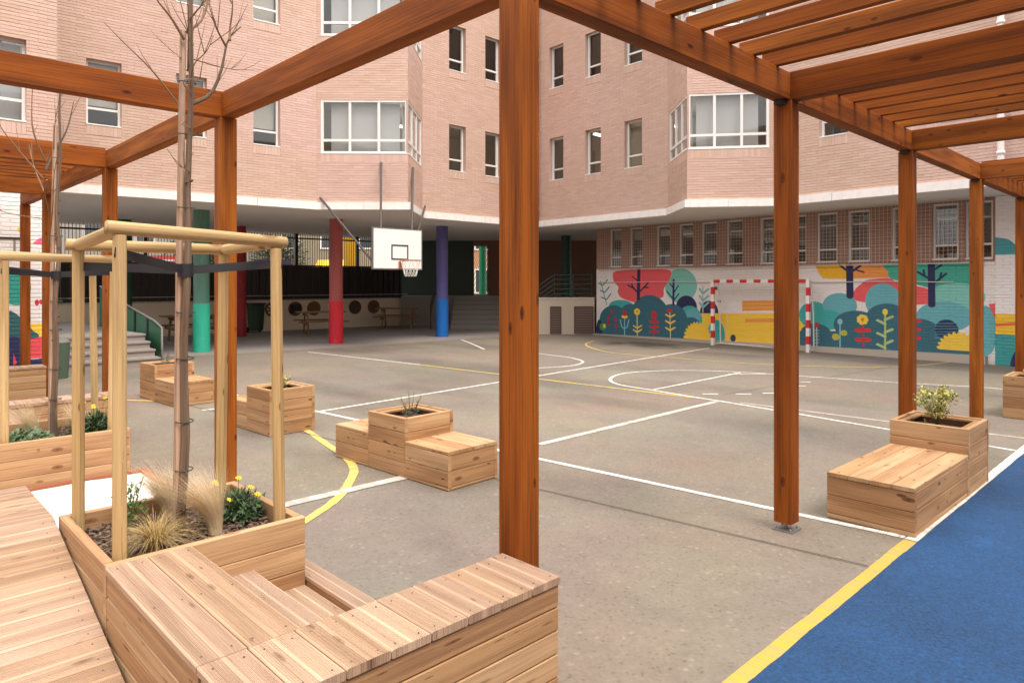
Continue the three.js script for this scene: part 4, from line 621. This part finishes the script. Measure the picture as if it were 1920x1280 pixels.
function seatBox(root, x0, x1, z0, z1, h, along) {
  const p = grp(root, 'seat_box'), t = 0.035, hh = h - 0.03; for (const [a, b] of [[hh - 0.125, hh], [hh - 0.252, hh - 0.128], [0.004, hh - 0.255]]) { bd(p, 'board', pineMat, [x0, x0 + t], [a, b], [z0, z1], 'z'); bd(p, 'board', pineMat, [x1 - t, x1], [a, b], [z0, z1], 'z'); bd(p, 'board', pineMat, [x0 + t + 0.001, x1 - t - 0.001], [a, b], [z0 + 0.002, z0 + t], 'x'); bd(p, 'board', pineMat, [x0 + t + 0.001, x1 - t - 0.001], [a, b], [z1 - t, z1 - 0.002], 'x'); }
  const w = along === 'x' ? z1 - z0 : x1 - x0, n = 4; for (let k = 0; k < n; k++) { const a = k * w / n + 0.001, b = (k + 1) * w / n - 0.002; along === 'x' ? bd(p, 'top_board', pineMat, [x0 - 0.004, x1 - 0.002], [hh + 0.003, h], [z0 + a, z0 + b], 'x') : bd(p, 'top_board', pineMat, [x0 + a, x0 + b], [hh + 0.003, h], [z0 - 0.002, z1 + 0.002], 'z'); }
  return p;
}
const PG = 'timber planter seats on the court';
const uA = thing('planter_seat', 'timber planter between two low seats on the court, left of centre', 'planter', PG); uA.position.set(1.36, 0, -3.02); uA.rotation.y = 0.045;
seatBox(uA, 0, 0.53, -0.79, -0.265, 0.31, 'z'); planterBox(uA, 0, 0.54, -0.262, 0.262, 0.5); seatBox(uA, 0.0, 0.55, 0.265, 0.81, 0.31, 'z');
const uB = thing('planter_seat', 'square timber planter with a low seat behind the tree guard', 'planter', PG); uB.position.set(1.23, 0, -5.3); uB.rotation.y = 0.05; planterBox(uB, 0, 0.54, -0.26, 0.26, 0.495); seatBox(uB, 0, 0.53, -0.8, -0.263, 0.31, 'z');
const uC = thing('planter_seat', 'timber planter with low seat farthest left near the entrance steps', 'planter', PG); uC.position.set(1.06, 0, -8.5); uC.rotation.y = 0.06; planterBox(uC, 0, 0.54, -0.3, 0.24, 0.5); seatBox(uC, 0, 0.56, 0.243, 0.9, 0.32, 'z');
const uD = thing('planter_seat', 'long timber seat with raised planter beside the blue surface', 'planter', PG); uD.position.set(2.93, 0, 0.38); uD.rotation.y = -0.01; seatBox(uD, 0, 1.26, -0.285, 0.27, 0.32, 'x'); planterBox(uD, 1.263, 1.86, -0.29, 0.27, 0.515);
const uE = thing('planter_seat', 'timber planter half out of frame at right edge', 'planter', PG); uE.position.set(8.16, 0, 0.4); planterBox(uE, 0, 0.56, -0.27, 0.25, 0.51); seatBox(uE, 0.563, 1.8, -0.27, 0.25, 0.32, 'x');

// ---------------------------------------------------------------- plants
const bladeMat = (r, g, b) => { const m = new THREE.MeshPhysicalMaterial({ roughness: 0.9, side: THREE.DoubleSide, vertexColors: true }); m.color.setRGB(r, g, b); return m; };
function blades(seed, n, o) {  // arching grass blades, thin tapered ribbons
  const q = rng(seed), pos = [], col = [], idx = [];
  for (let i = 0; i < n; i++) {
    const a = q() * 6.283, r0 = o.r * Math.sqrt(q()), L = o.len * (0.55 + 0.5 * q()), lean = o.lean * (0.25 + 0.9 * q()), da = a + (q() - 0.5) * 1.2; let dx = Math.cos(da) * lean + o.wind[0], dz = Math.sin(da) * lean + o.wind[1]; const w = o.w * (0.6 + 0.6 * q()), k = 0.75 + 0.45 * q(), base = pos.length / 3, S = 6, sx = -Math.sin(da), sz = Math.cos(da);
    for (let s = 0; s <= S; s++) { const t = s / S, y = L * (t - o.droop * t * t * t * lean * (0.7 + 0.3 * k)), h = L * t * t, x = Math.cos(a) * r0 + dx * h, z = Math.sin(a) * r0 + dz * h, ww = w * (1 - 0.85 * t); pos.push(x - sx * ww, y, z - sz * ww, x + sx * ww, y, z + sz * ww); for (let c = 0; c < 2; c++) col.push(k, k, k); if (s) { const b = base + s * 2; idx.push(b - 2, b - 1, b, b - 1, b + 1, b); } }
  }
  const g = new THREE.BufferGeometry(); g.setAttribute('position', new THREE.Float32BufferAttribute(pos, 3)); g.setAttribute('color', new THREE.Float32BufferAttribute(col, 3)); g.setIndex(idx); g.computeVertexNormals(); return g;
}
function leafCloud(seed, n, o) {  // small folded leaves on a dome or along stems
  const q = rng(seed), pos = [], col = [], idx = [];
  for (let i = 0; i < n; i++) {
    const a = q() * 6.283, ph = Math.acos(1 - q() * (o.full ? 1.5 : 1)), rad = Math.pow(q(), 0.45), c = V(Math.cos(a) * Math.sin(ph) * o.rx * rad, o.y + Math.cos(ph) * o.ry * rad, Math.sin(a) * Math.sin(ph) * o.rx * rad);
    const d = V(c.x * 1.5 + (q() - 0.5) * 0.2, 0.25 * o.ry + (q() - 0.4) * 0.25, c.z * 1.5 + (q() - 0.5) * 0.2).normalize(), L = o.len * (0.6 + 0.7 * q()), s = d.clone().cross(V(q() - 0.5, 1, q() - 0.5)).normalize().multiplyScalar(L * o.w), up = d.clone().cross(s).normalize().multiplyScalar(L * 0.12);
    const b = pos.length / 3, m = c.clone().addScaledVector(d, L * 0.5), e = c.clone().addScaledVector(d, L).add(V(0, -L * 0.12, 0)); for (const p of [c, m.clone().add(s).add(up), m.clone().sub(s).add(up), e]) pos.push(p.x, p.y, p.z);
    const t = o.cols[Math.floor(q() * o.cols.length)], k = 0.8 + 0.4 * q(); for (let r = 0; r < 4; r++) col.push(t[0] * k, t[1] * k, t[2] * k); idx.push(b, b + 1, b + 3, b, b + 3, b + 2);
  }
  const g = new THREE.BufferGeometry(); g.setAttribute('position', new THREE.Float32BufferAttribute(pos, 3)); g.setAttribute('color', new THREE.Float32BufferAttribute(col, 3)); g.setIndex(idx); g.computeVertexNormals(); return g;
}
const leafMat = new THREE.MeshPhysicalMaterial({ roughness: 0.75, side: THREE.DoubleSide, vertexColors: true, transmission: 0.0 });
const feather = bladeMat(0.7, 0.56, 0.36), sedge = bladeMat(0.46, 0.33, 0.13), stemMat = plain(0x6b5a3a, 0.9), greenStem = plain(0x59703a, 0.8), petal = plain(0xe8c21c, 0.6);
function plant(name, lab, cat, x, y, z, group) { const t = thing(name, lab, cat, group); t.position.set(x, y, z); return t; }
const featherGrass = (x, z, lab, seed, wind, s = 1, n = 900) => { const t = plant('feather_grass', lab, 'grass', x, 0.445, z, 'feather grass tufts'); part(t, 'blades', blades(seed, n, { r: 0.03 * s, len: 0.36 * s, lean: 0.55, wind, w: 0.0009, droop: 0.35 }), feather); };
featherGrass(-0.75, -1.28, 'largest tan feather grass tuft beside the nearest tree', 301, [-0.32, -0.3], 0.98, 1400); featherGrass(-0.83, -1.68, 'smaller tan feather grass tuft behind the nearest tree', 302, [-0.3, -0.15], 0.88, 1000);
featherGrass(-0.72, -4.1, 'tan feather grass tuft right of the second tree', 303, [-0.1, -0.1], 0.85, 600); featherGrass(-0.97, -4.3, 'tan feather grass tuft left of the second tree', 304, [-0.3, -0.3], 0.85, 600);
{ const t = plant('sedge_tuft', 'low spiky golden sedge tuft in the nearest planter', 'grass', -1.03, 0.45, -1.24); part(t, 'blades', blades(310, 480, { r: 0.03, len: 0.23, lean: 1.15, wind: [0, 0], w: 0.0017, droop: 0.62 }), sedge); }
function daisyBush(x, z, lab, seed, s = 1, withGrey) {
  const t = plant('yellow_daisy_bush', lab, 'plant', x, 0.44, z, 'yellow flowering bushes'); const q = rng(seed);
  part(t, 'leaves', leafCloud(seed, 900, { rx: 0.15 * s, ry: 0.13 * s, y: 0.02, len: 0.06 * s, w: 0.12, cols: [[0.05, 0.1, 0.03], [0.07, 0.13, 0.045], [0.1, 0.15, 0.07], [0.035, 0.07, 0.03]] }), leafMat);
  const st = []; const fl = []; for (let i = 0; i < 7; i++) { const a = q() * 6.28, r = 0.06 + 0.11 * q(), h = (0.12 + 0.15 * q()) * s, tip = V(Math.cos(a) * r * s, h, Math.sin(a) * r * s); st.push(bar([[Math.cos(a) * r * 0.4, 0.02, Math.sin(a) * r * 0.4], [Math.cos(a) * r * 0.8, h * 0.7, Math.sin(a) * r * 0.8], tip], 0.0016, 5)); fl.push([tip, q() * 3]); }
  part(t, 'stems', merge(st), greenStem); fl.forEach(([p, r]) => { const f = grp(t, 'flower'); f.position.copy(p); f.rotation.set(0.5 + 0.3 * Math.sin(r), r, -0.4); const pe = []; for (let k = 0; k < 8; k++) pe.push(new THREE.SphereGeometry(0.009, 6, 4).scale(1, 0.18, 0.45).translate(0.011, 0, 0).rotateY(k * 0.785)); part(f, 'petals', merge(pe), petal); part(f, 'heart', new THREE.SphereGeometry(0.005, 8, 6).scale(1, 0.6, 1), plain(0xb8860f, 0.7)); });
}
daisyBush(-0.585, -1.45, 'dark green bush with yellow daisies in the nearest planter', 321, 0.88); daisyBush(-0.6, -4.1, 'green bush with yellow daisies at the right end of the second planter', 322, 1.15);
{ const t = plant('leafy_shoot', 'thin leafy green shoot behind the nearest tree guard post', 'plant', -1.02, 0.44, -1.66); const q = rng(41); for (let i = 0; i < 5; i++) { const a = q() * 6, h = 0.14 + 0.16 * q(), tip = V(Math.cos(a) * 0.06, h, Math.sin(a) * 0.06); part(t, 'stem', bar([[0, 0, 0], [tip.x * 0.4, h * 0.5, tip.z * 0.4], tip], 0.002, 5), greenStem); const lg = leafCloud(70 + i, 40, { rx: 0.035, ry: h * 0.6, y: 0.02, len: 0.028, w: 0.22, full: 1, cols: [[0.1, 0.2, 0.05], [0.14, 0.25, 0.07]] }); lg.translate(tip.x * 0.7, h * 0.3, tip.z * 0.7); part(t, 'leaves', lg, leafMat); } }
{ const t = plant('low_shrub', 'low grey green shrub at left end of the second planter', 'plant', -1.1, 0.44, -4.02); part(t, 'leaves', leafCloud(88, 1300, { rx: 0.21, ry: 0.12, y: 0.02, len: 0.036, w: 0.24, cols: [[0.08, 0.14, 0.06], [0.13, 0.2, 0.1], [0.17, 0.24, 0.13]] }), leafMat); part(t, 'stems', merge([0, 1, 2, 3, 4].map((k) => bar([[0, 0, 0], [Math.cos(k * 1.3) * 0.1, 0.09, Math.sin(k * 1.3) * 0.1]], 0.003, 5))), stemMat); }
function potShrub(x, y, z, lab, seed, s, cols, cat = 'shrub') { const t = plant('variegated_shrub', lab, cat, x, y, z, 'small shrubs in the court planters'); const q = rng(seed), st = [], lf = []; for (let i = 0; i < 16; i++) { const a = q() * 6.28, r = 0.1 * s * Math.sqrt(q()), h = (0.14 + 0.12 * q()) * s; st.push(bar([[0, 0, 0], [Math.cos(a) * r * 0.6, h * 0.5, Math.sin(a) * r * 0.6], [Math.cos(a) * r * 1.3, h, Math.sin(a) * r * 1.3]], [0.003, 0.0025, 0.0012], 5)); const g = leafCloud(seed * 3 + i, 34, { rx: 0.04 * s, ry: 0.055 * s, y: 0, len: 0.024 * s, w: 0.3, full: 1, cols }); g.translate(Math.cos(a) * r * 1.2, h * 0.85, Math.sin(a) * r * 1.2); lf.push(g); const g2 = leafCloud(seed * 5 + i, 16, { rx: 0.03 * s, ry: 0.05 * s, y: 0, len: 0.022 * s, w: 0.3, full: 1, cols }); g2.translate(Math.cos(a) * r * 0.7, h * 0.45, Math.sin(a) * r * 0.7); lf.push(g2); } part(t, 'stems', merge(st), stemMat); part(t, 'leaves', merge(lf), leafMat); }
const gold = [[0.45, 0.42, 0.1], [0.34, 0.36, 0.08], [0.16, 0.22, 0.05], [0.52, 0.48, 0.18]];
potShrub(4.5, 0.44, 0.37, 'golden green shrub in the planter beside the blue surface', 11, 1.4, gold); potShrub(1.5, 0.42, -5.33, 'small golden shrub in the square planter behind the tree guard', 12, 0.85, gold);
potShrub(8.45, 0.435, 0.4, 'small shrub in the planter at right edge', 14, 0.8, gold);
function twiggy(x, y, z, lab, seed, h, cols) { const t = plant('twiggy_herb', lab, 'plant', x, y, z, 'twiggy herbs in the court planters'); const q = rng(seed), st = [], lf = []; for (let i = 0; i < 14; i++) { const a = q() * 6.28, r = 0.06 + 0.06 * q(), hh = h * (0.35 + 0.65 * q() * q()); const tip = V(Math.cos(a) * r, hh, Math.sin(a) * r); st.push(bar([[0, 0, 0], [tip.x * 0.5, hh * 0.5, tip.z * 0.5], tip], [0.0022, 0.0018, 0.001], 5)); for (let k = 0; k < 4; k++) { const p = tip.clone().multiplyScalar(0.5 + 0.12 * k); st.push(bar([p, [p.x + (q() - 0.5) * 0.05, p.y + 0.03, p.z + (q() - 0.5) * 0.05]], 0.0009, 4)); } const g = leafCloud(seed * 7 + i, 16, { rx: 0.035, ry: 0.05, y: 0, len: 0.016, w: 0.25, full: 1, cols }); g.translate(tip.x * 0.6, hh * 0.35, tip.z * 0.6); lf.push(g); } part(t, 'stems', merge(st), stemMat); part(t, 'leaves', merge(lf), leafMat); }
twiggy(1.64, 0.42, -3.05, 'dark twiggy herb in the planter between two low seats', 51, 0.36, [[0.05, 0.08, 0.05], [0.1, 0.13, 0.09]]); twiggy(1.3, 0.42, -8.55, 'pale twiggy herb in the farthest left planter', 52, 0.38, [[0.3, 0.3, 0.28], [0.2, 0.22, 0.18]]);
potShrub(-0.75, 0.44, -10.7, 'pale yellow shrub in the farthest planter by the wing wall', 13, 1.2, [[0.4, 0.38, 0.16], [0.3, 0.3, 0.12]]);

// ---------------------------------------------------------------- young trees with stakes and guards
const barkMat = std({ map: dataTex(256, 512, (u, v, c, i, j) => { const f = 0.8 + 0.5 * fbm(u * 8, v * 40, 3, 4) - 0.3 * Math.pow(fbm(u * 5, v * 16, 5, 3), 3); c[0] = 0.45 * f; c[1] = 0.375 * f; c[2] = 0.31 * f; }, true), roughness: 0.95, bumpMap: grainBump, bumpScale: 0.004 }), twigMat = plain(0x86694e, 0.9), tieMat = plain(0x3f463c, 0.8);
function youngTree(lab, x, z, seed, limbs, h, r0) {   // local x runs across the view, y up
  const t = thing('young_tree', lab, 'tree', 'staked young trees'); t.position.set(x, 0.44, z); t.rotation.y = -Math.atan2(0.695, 0.719); const q = rng(seed);
  const P = [], n = 14; for (let i = 0; i <= n; i++) { const y = h * i / n; P.push(V(0.02 * y + 0.008 * Math.sin(i * 1.7 + seed), y, 0.008 * Math.cos(i * 1.3))); } part(t, 'trunk', bar(P, P.map((p, i) => r0 * (1 - 0.72 * i / n)), 10), barkMat);
  const knots = []; for (let i = 0; i < 14; i++) { const y = 0.7 + q() * (h - 1.2), a = q() * 6.28, rr0 = r0 * (1 - 0.72 * y / h); knots.push(new THREE.SphereGeometry(0.008, 6, 5).translate(0.02 * y + Math.cos(a) * rr0, y, Math.sin(a) * rr0)); } part(t, 'branch_scars', merge(knots), barkMat);
  const crown = grp(t, 'crown');
  for (const l of limbs) { const pts = l.p.map((p) => V(p[0], p[1] - 0.44, p[2] || 0)), c = new THREE.CatmullRomCurve3(pts).getPoints(10), b = part(crown, 'branch', bar(c, c.map((_, i) => l.r * (1 - 0.8 * i / 10)), 7), l.r > 0.008 ? barkMat : twigMat);
    const m = l.t === undefined ? 4 : l.t, tw = []; for (let k = 0; k < m; k++) { const s = c[3 + Math.floor(q() * 7)], d = c[c.length - 1].clone().sub(c[0]).normalize(), e = d.add(V((q() - 0.5) * 1.6, 0.3 + 0.5 * q(), (q() - 0.5) * 1.6)).normalize(), L = 0.06 + 0.16 * q(); tw.push(bar([s, s.clone().addScaledVector(e, L * 0.6).add(V(0, 0.004, 0)), s.clone().addScaledVector(e, L).add(V(0, 0.02, 0))], [0.0022, 0.0016, 0.0007], 5)); } if (tw.length) part(crown, 'twigs', merge(tw), twigMat).userData.kind = 'stuff'; }
  return t;
}
const k1 = 0.00254, px1 = (x, y, z = 0) => [(x - 340) * k1, 1.64 - (y - 530) * k1, z];
const t1 = youngTree('nearest bare young tree tied to a pale stake inside the timber guard', -0.86, -1.42, 5, [
  { r: 0.011, p: [px1(358, 195), px1(385, 172, -0.05), px1(402, 120, -0.08), px1(412, 60, -0.1), px1(430, 30, -0.14)] }, { r: 0.007, p: [px1(415, 62, -0.1), px1(412, 35, -0.12), px1(420, 0, -0.1), px1(424, -60, -0.05)] }, { r: 0.006, p: [px1(408, 75, -0.1), px1(404, 48, 0), px1(398, 10, 0.05)] },
  { r: 0.005, t: 1, p: [px1(334, 195), px1(300, 140, 0.08), px1(262, 98, 0.14), px1(240, 70, 0.2)] }, { r: 0.008, p: [px1(346, 75), px1(330, 40, 0.05), px1(312, 12, 0.1), px1(295, -40, 0.15)] }, { r: 0.008, p: [px1(350, 60), px1(362, 20, -0.1), px1(368, -40, -0.15), px1(375, -110, -0.2)] },
  { r: 0.004, p: [px1(352, 130), px1(375, 90, 0.12), px1(398, 45, 0.25), px1(405, 25, 0.3)] }, { r: 0.004, p: [px1(356, 165), px1(400, 145, 0.2), px1(440, 135, 0.3), px1(468, 122, 0.4)] }, { r: 0.004, p: [px1(358, 110), px1(400, 105, -0.2), px1(448, 95, -0.3)] }, { r: 0.004, p: [px1(338, 108), px1(305, 85, -0.15), px1(277, 65, -0.25)] }, { r: 0.0035, p: [px1(355, 322), px1(380, 326, 0.2), px1(412, 345, 0.35)] }, { r: 0.003, t: 1, p: [px1(358, 178), px1(390, 180, 0.25), px1(440, 195, 0.4), px1(470, 206, 0.5)] }, { r: 0.003, t: 1, p: [px1(357, 240), px1(380, 252, 0.2), px1(395, 262, 0.3)] },
  { r: 0.005, p: [px1(352, 40), px1(400, 20, 0.1), px1(438, 10, 0.2)] }, { r: 0.007, p: [px1(354, 0), px1(340, -60, 0.1), px1(325, -130, 0.15)] }, { r: 0.007, p: [px1(356, -40), px1(378, -90, -0.1), px1(392, -160, -0.1)] }], 3.3, 0.023);
const k2 = 0.0041, px2 = (x, y, z = 0) => [(x - 99.5) * k2, 1.64 - (y - 530) * k2, z];
const t2 = youngTree('second bare young tree in the planter behind the white sandpit', -0.86, -4.21, 8, [
  { r: 0.012, p: [px2(86, 320), px2(100, 275, -0.05), px2(110, 235, -0.1), px2(122, 185, -0.1)] }, { r: 0.008, p: [px2(82, 300), px2(78, 250, 0.1), px2(76, 200, 0.1), px2(78, 160, 0.1)] }, { r: 0.007, p: [px2(80, 335), px2(50, 285, 0.1), px2(32, 240, 0.2), px2(30, 200, 0.2)] }, { r: 0.006, p: [px2(82, 360), px2(45, 305, -0.1), px2(20, 262, -0.2)] }, { r: 0.006, p: [px2(90, 460, 0), px2(130, 400, 0.2), px2(165, 345, 0.4), px2(190, 300, 0.5)] }, { r: 0.005, p: [px2(92, 400), px2(115, 360, 0.2), px2(135, 322, 0.3), px2(140, 315, 0.3)] }, { r: 0.004, p: [px2(80, 410), px2(50, 405, 0.2), px2(20, 388, 0.3), px2(0, 380, 0.4)] }, { r: 0.005, p: [px2(100, 280), px2(118, 240, 0.1), px2(135, 190, 0.15)] }], 2.7, 0.026);
function guard(lab, fz, tx, tz, seed) {
  const g = thing('tree_guard', lab, 'tree guard', 'round timber tree guards'), q = rng(seed), a = [-1.213, 1.79, fz(-1.763)], b = [-1.21, 1.83, fz(-1.09)], c = [-0.53, 1.79, fz(-1.75)], d = [-0.53, 1.8, fz(-1.12)];
  for (const [p, dx] of [[a, 0.0], [b, 0.0], [c, -0.02], [d, 0.022]]) part(g, 'post', bar([[p[0] + dx, 0.3, p[2]], [p[0] + dx * 0.4, 1.1, p[2]], [p[0], p[1] + 0.005, p[2]]], [0.0275, 0.027, 0.026], 16), logMat[Math.floor(q() * 2)]);
  const rail = (p, r, dy, e) => { const u = V(...r).sub(V(...p)).normalize().multiplyScalar(e); part(g, 'rail', bar([[p[0] - u.x, p[1] + dy, p[2] - u.z], [(p[0] + r[0]) / 2, (p[1] + r[1]) / 2 + dy, (p[2] + r[2]) / 2], [r[0] + u.x, r[1] + dy, r[2] + u.z]], [0.028, 0.0285, 0.027], 16), logMat[Math.floor(q() * 2)]); };
  rail(b, d, 0.034, 0.05); rail(a, c, 0.03, 0.05); rail(a, b, 0.03, -0.029); rail(c, d, 0.03, -0.029);
  for (const p of [a, b, c, d]) { const A0 = V(p[0], p[1] - 0.07, p[2]), B0 = V(tx, 1.7, tz), u = B0.clone().sub(A0), l = u.length(), m = part(g, 'strap', box(-0.03, l, -0.02, 0.02, -0.002, 0.002), blackStrap); m.position.copy(A0); m.quaternion.setFromUnitVectors(V(1, 0, 0), u.normalize()); }
  part(g, 'strap_collar', new THREE.CylinderGeometry(0.036, 0.036, 0.06, 16).translate(tx, 1.7, tz), blackStrap);
  const sk = [-0.02, 0.0], s = part(g, 'stake', bar([[tx - 0.035, 0.3, tz + 0.03 - 0.055], [tx - 0.02, 1.7, tz - 0.022], [tx - 0.0, 2.85, tz - 0.03]], [0.018, 0.017, 0.015], 12), deckMat[2]);
  for (const y of [0.75, 0.98, 1.28, 1.5, 2.0, 2.35, 2.6]) part(g, 'tie', new THREE.TorusGeometry(0.04, 0.003, 6, 20).scale(1, 0.8, 1).rotateX(Math.PI / 2 + 0.12).translate(tx - 0.008 + 0.008 * y, y, tz - 0.012), tieMat);
}
guard('round timber guard frame with black straps round the nearest tree', (z) => z, -0.845, -1.41, 71); guard('round timber guard frame round the second tree beyond the sandpit', (z) => -5.63 - z, -0.845, -4.2, 72);

// ---------------------------------------------------------------- basketball board, goal, tables, bin
{ const g = thing('basketball_hoop', 'white basketball backboard with hoop hung from the bay by steel rods', 'basketball hoop'); const x0 = 6.36, x1 = 7.65, y0 = 1.965, y1 = 2.84, z = -11;
  part(g, 'backboard', box(x0, x1, y0, y1, z - 0.03, z), plain(0xe9e6e3, 0.5)); part(g, 'board_frame', frameGeo(x1 - x0 + 0.06, y1 - y0 + 0.06, 0.03, 0.05).translate(x0 - 0.03, y0 - 0.03, z - 0.002), plain(0x6b6763, 0.6));
  part(g, 'target_square', frameGeo(0.46, 0.34, 0.03, 0.006).translate(6.82, 2.16, z + 0.0085), plain(0x2a2a2c, 0.6)); const cx = 7.06, cz = z + 0.4, ry = 2.14;
  part(g, 'ring', new THREE.TorusGeometry(0.225, 0.011, 10, 40).rotateX(Math.PI / 2).translate(cx, ry, cz), plain(0xb5654f, 0.5)); part(g, 'ring_arm', merge([box(cx - 0.05, cx + 0.05, ry - 0.16, ry - 0.015, z + 0.002, z + 0.03), box(cx - 0.04, cx + 0.04, ry - 0.03, ry - 0.005, z + 0.031, z + 0.18)]), plain(0xc57248, 0.5));
  const net = []; for (let k = 0; k < 12; k++) for (const s of [1, -1]) { const P = []; for (let j = 0; j <= 6; j++) { const t = j / 6, a = (k + s * t * 1.5) / 12 * 6.283, r = 0.22 - 0.1 * t; P.push([cx + Math.cos(a) * r, ry - 0.36 * t, cz + Math.sin(a) * r]); } net.push(bar(P, 0.005, 4)); } part(g, 'net', merge(net), plain(0xe4e0da, 0.9));
  const rod = (a, b) => part(g, 'rod', bar([a, b], 0.028, 10), plain(0x4b4340, 0.55)); rod([6.58, y1, z - 0.055], [7.19, 4.5, -11.975]); rod([7.42, y1, z - 0.055], [8.06, 4.47, -11.9]); rod([x0 + 0.02, 2.1, z - 0.055], [6.13, 3.66, -12.95]); rod([x1 - 0.05, y1, z - 0.055], [9.18, 3.68, -12.9]); rod([x0, y0 + 0.1, z - 0.07], [x1, y0 + 0.1, z - 0.07]); }
{ const g = thing('football_goal', 'red and white striped football goal before the mural', 'goal'), a = [14.47, -7.405], b = [14.342, -4.843], f = frameOf(a, b); place(g, f, 0, 0); const H = 1.68, L = f.len, seg = (p, q, n, hor) => { for (let i = 0; i < n; i++) { const t0 = i / n, t1 = (i + 1) / n; const l = (t) => [p[0] + (q[0] - p[0]) * t, p[1] + (q[1] - p[1]) * t, 0]; const A1 = l(t0), B1 = l(t1); part(g, hor ? 'crossbar' : 'upright', box(Math.min(A1[0], B1[0]) - (hor ? 0 : 0.04), Math.max(A1[0], B1[0]) + (hor ? 0 : 0.04), Math.min(A1[1], B1[1]) - (hor ? 0.04 : 0), Math.max(A1[1], B1[1]) + (hor ? 0.04 : 0), -0.04, 0.04), (i % 2 === (hor ? 1 : 0)) ? whitePaint : redPaint); } };
  seg([0, 0], [0, H + 0.04], 9); seg([L, 0], [L, H + 0.04], 9); seg([0.041, H], [L - 0.041, H], 13, true);
  for (const s of [0.02, L - 0.02]) part(g, 'back_stay', bar([[s, H, -0.04], [s, H - 0.02, -0.2], [s, 0.9, -0.3], [s, 0.06, -0.33], [s, 0.03, -0.3], [s, 0.03, -0.04]], 0.017, 8), whitePaint); part(g, 'ground_bar', bar([[0.02, 0.03, -0.33], [L - 0.02, 0.03, -0.33]], 0.016, 8), whitePaint); }
function picnic(lab, x, z, turn) { const t = thing('picnic_table', lab, 'picnic table', 'picnic tables under the portico'); t.position.set(x, 0, z); t.rotation.y = turn; const w = [std({ map: woodTex(61, 0x97744f, 0x5d4330, 3, 0.7), roughness: 0.85 })]; for (let k = 0; k < 5; k++) bd(t, 'top_board', w, [-0.75, 0.75], [0.7, 0.735], [-0.355 + k * 0.142, -0.355 + k * 0.142 + 0.135], 'x'); for (const s of [-1, 1]) { for (let k = 0; k < 2; k++) { const z0 = s * 0.62 - 0.13 + k * 0.132; bd(t, 'seat_board', w, [-0.75, 0.75], [0.42, 0.455], [z0, z0 + 0.127], 'x'); } const x0 = s * 0.5; bd(t, 'cross_bar', w, [x0 - 0.022, x0 + 0.022], [0.33, 0.418], [-0.75, 0.75], 'z'); bd(t, 'cross_bar', w, [x0 - 0.022, x0 + 0.022], [0.61, 0.698], [-0.34, 0.34], 'z'); for (const r of [-1, 1]) { const l = bd(t, 'leg', w, [-0.022, 0.022], [-0.38, 0.38], [-0.045, 0.045], 'y'); l.position.set(x0 + 0.046, 0.348, r * 0.42); l.quaternion.premultiply(new THREE.Quaternion().setFromAxisAngle(V(1, 0, 0), -r * 0.42)); } } }
picnic('picnic table behind the red column', 8.9, -18.0, -0.35); picnic('picnic table farthest right by the end of the rear wall', 12.4, -18.9, -0.7); picnic('picnic table half hidden behind the turquoise column', 5.0, -18.2, -0.1);
{ const b = thing('wheeled_bin', 'dark green wheeled bin against the rear wall', 'bin'); b.position.set(7.75, 0, -20.2); part(b, 'body', new THREE.CylinderGeometry(0.3, 0.24, 0.85, 4, 1).rotateY(Math.PI / 4).translate(0, 0.5, 0), plain(0x24402c, 0.6)); part(b, 'lid', box(-0.24, 0.24, 0.926, 0.98, -0.24, 0.26), plain(0x2a2f2a, 0.6)); for (const s of [-1, 1]) part(b, 'wheel', new THREE.CylinderGeometry(0.09, 0.09, 0.05, 18).rotateZ(Math.PI / 2).translate(s * 0.21, 0.09, -0.2), plain(0x1c1c1c, 0.8)); }
// street trees beyond the fence
for (const [x, z, lab] of [[9.6, -30, 'leafy street tree beyond the fence left of the red column'], [14.6, -33, 'leafy street tree beyond the fence behind the yellow sign']]) { const t = thing('street_tree', lab, 'tree', 'street trees'); t.position.set(x, 0, z); part(t, 'trunk', bar([[0, 0, 0], [0.05, 1.6, 0], [0, 3.2, 0.05]], [0.14, 0.11, 0.07], 10), barkMat); const lf = leafCloud(900 + Math.round(x), 5000, { rx: 1.5, ry: 2.2, y: 2.6, len: 0.16, w: 0.3, full: 1, cols: [[0.06, 0.09, 0.04], [0.1, 0.13, 0.06], [0.14, 0.16, 0.09]] }); part(t, 'crown', lf, leafMat); }
renderer.render(scene, camera);
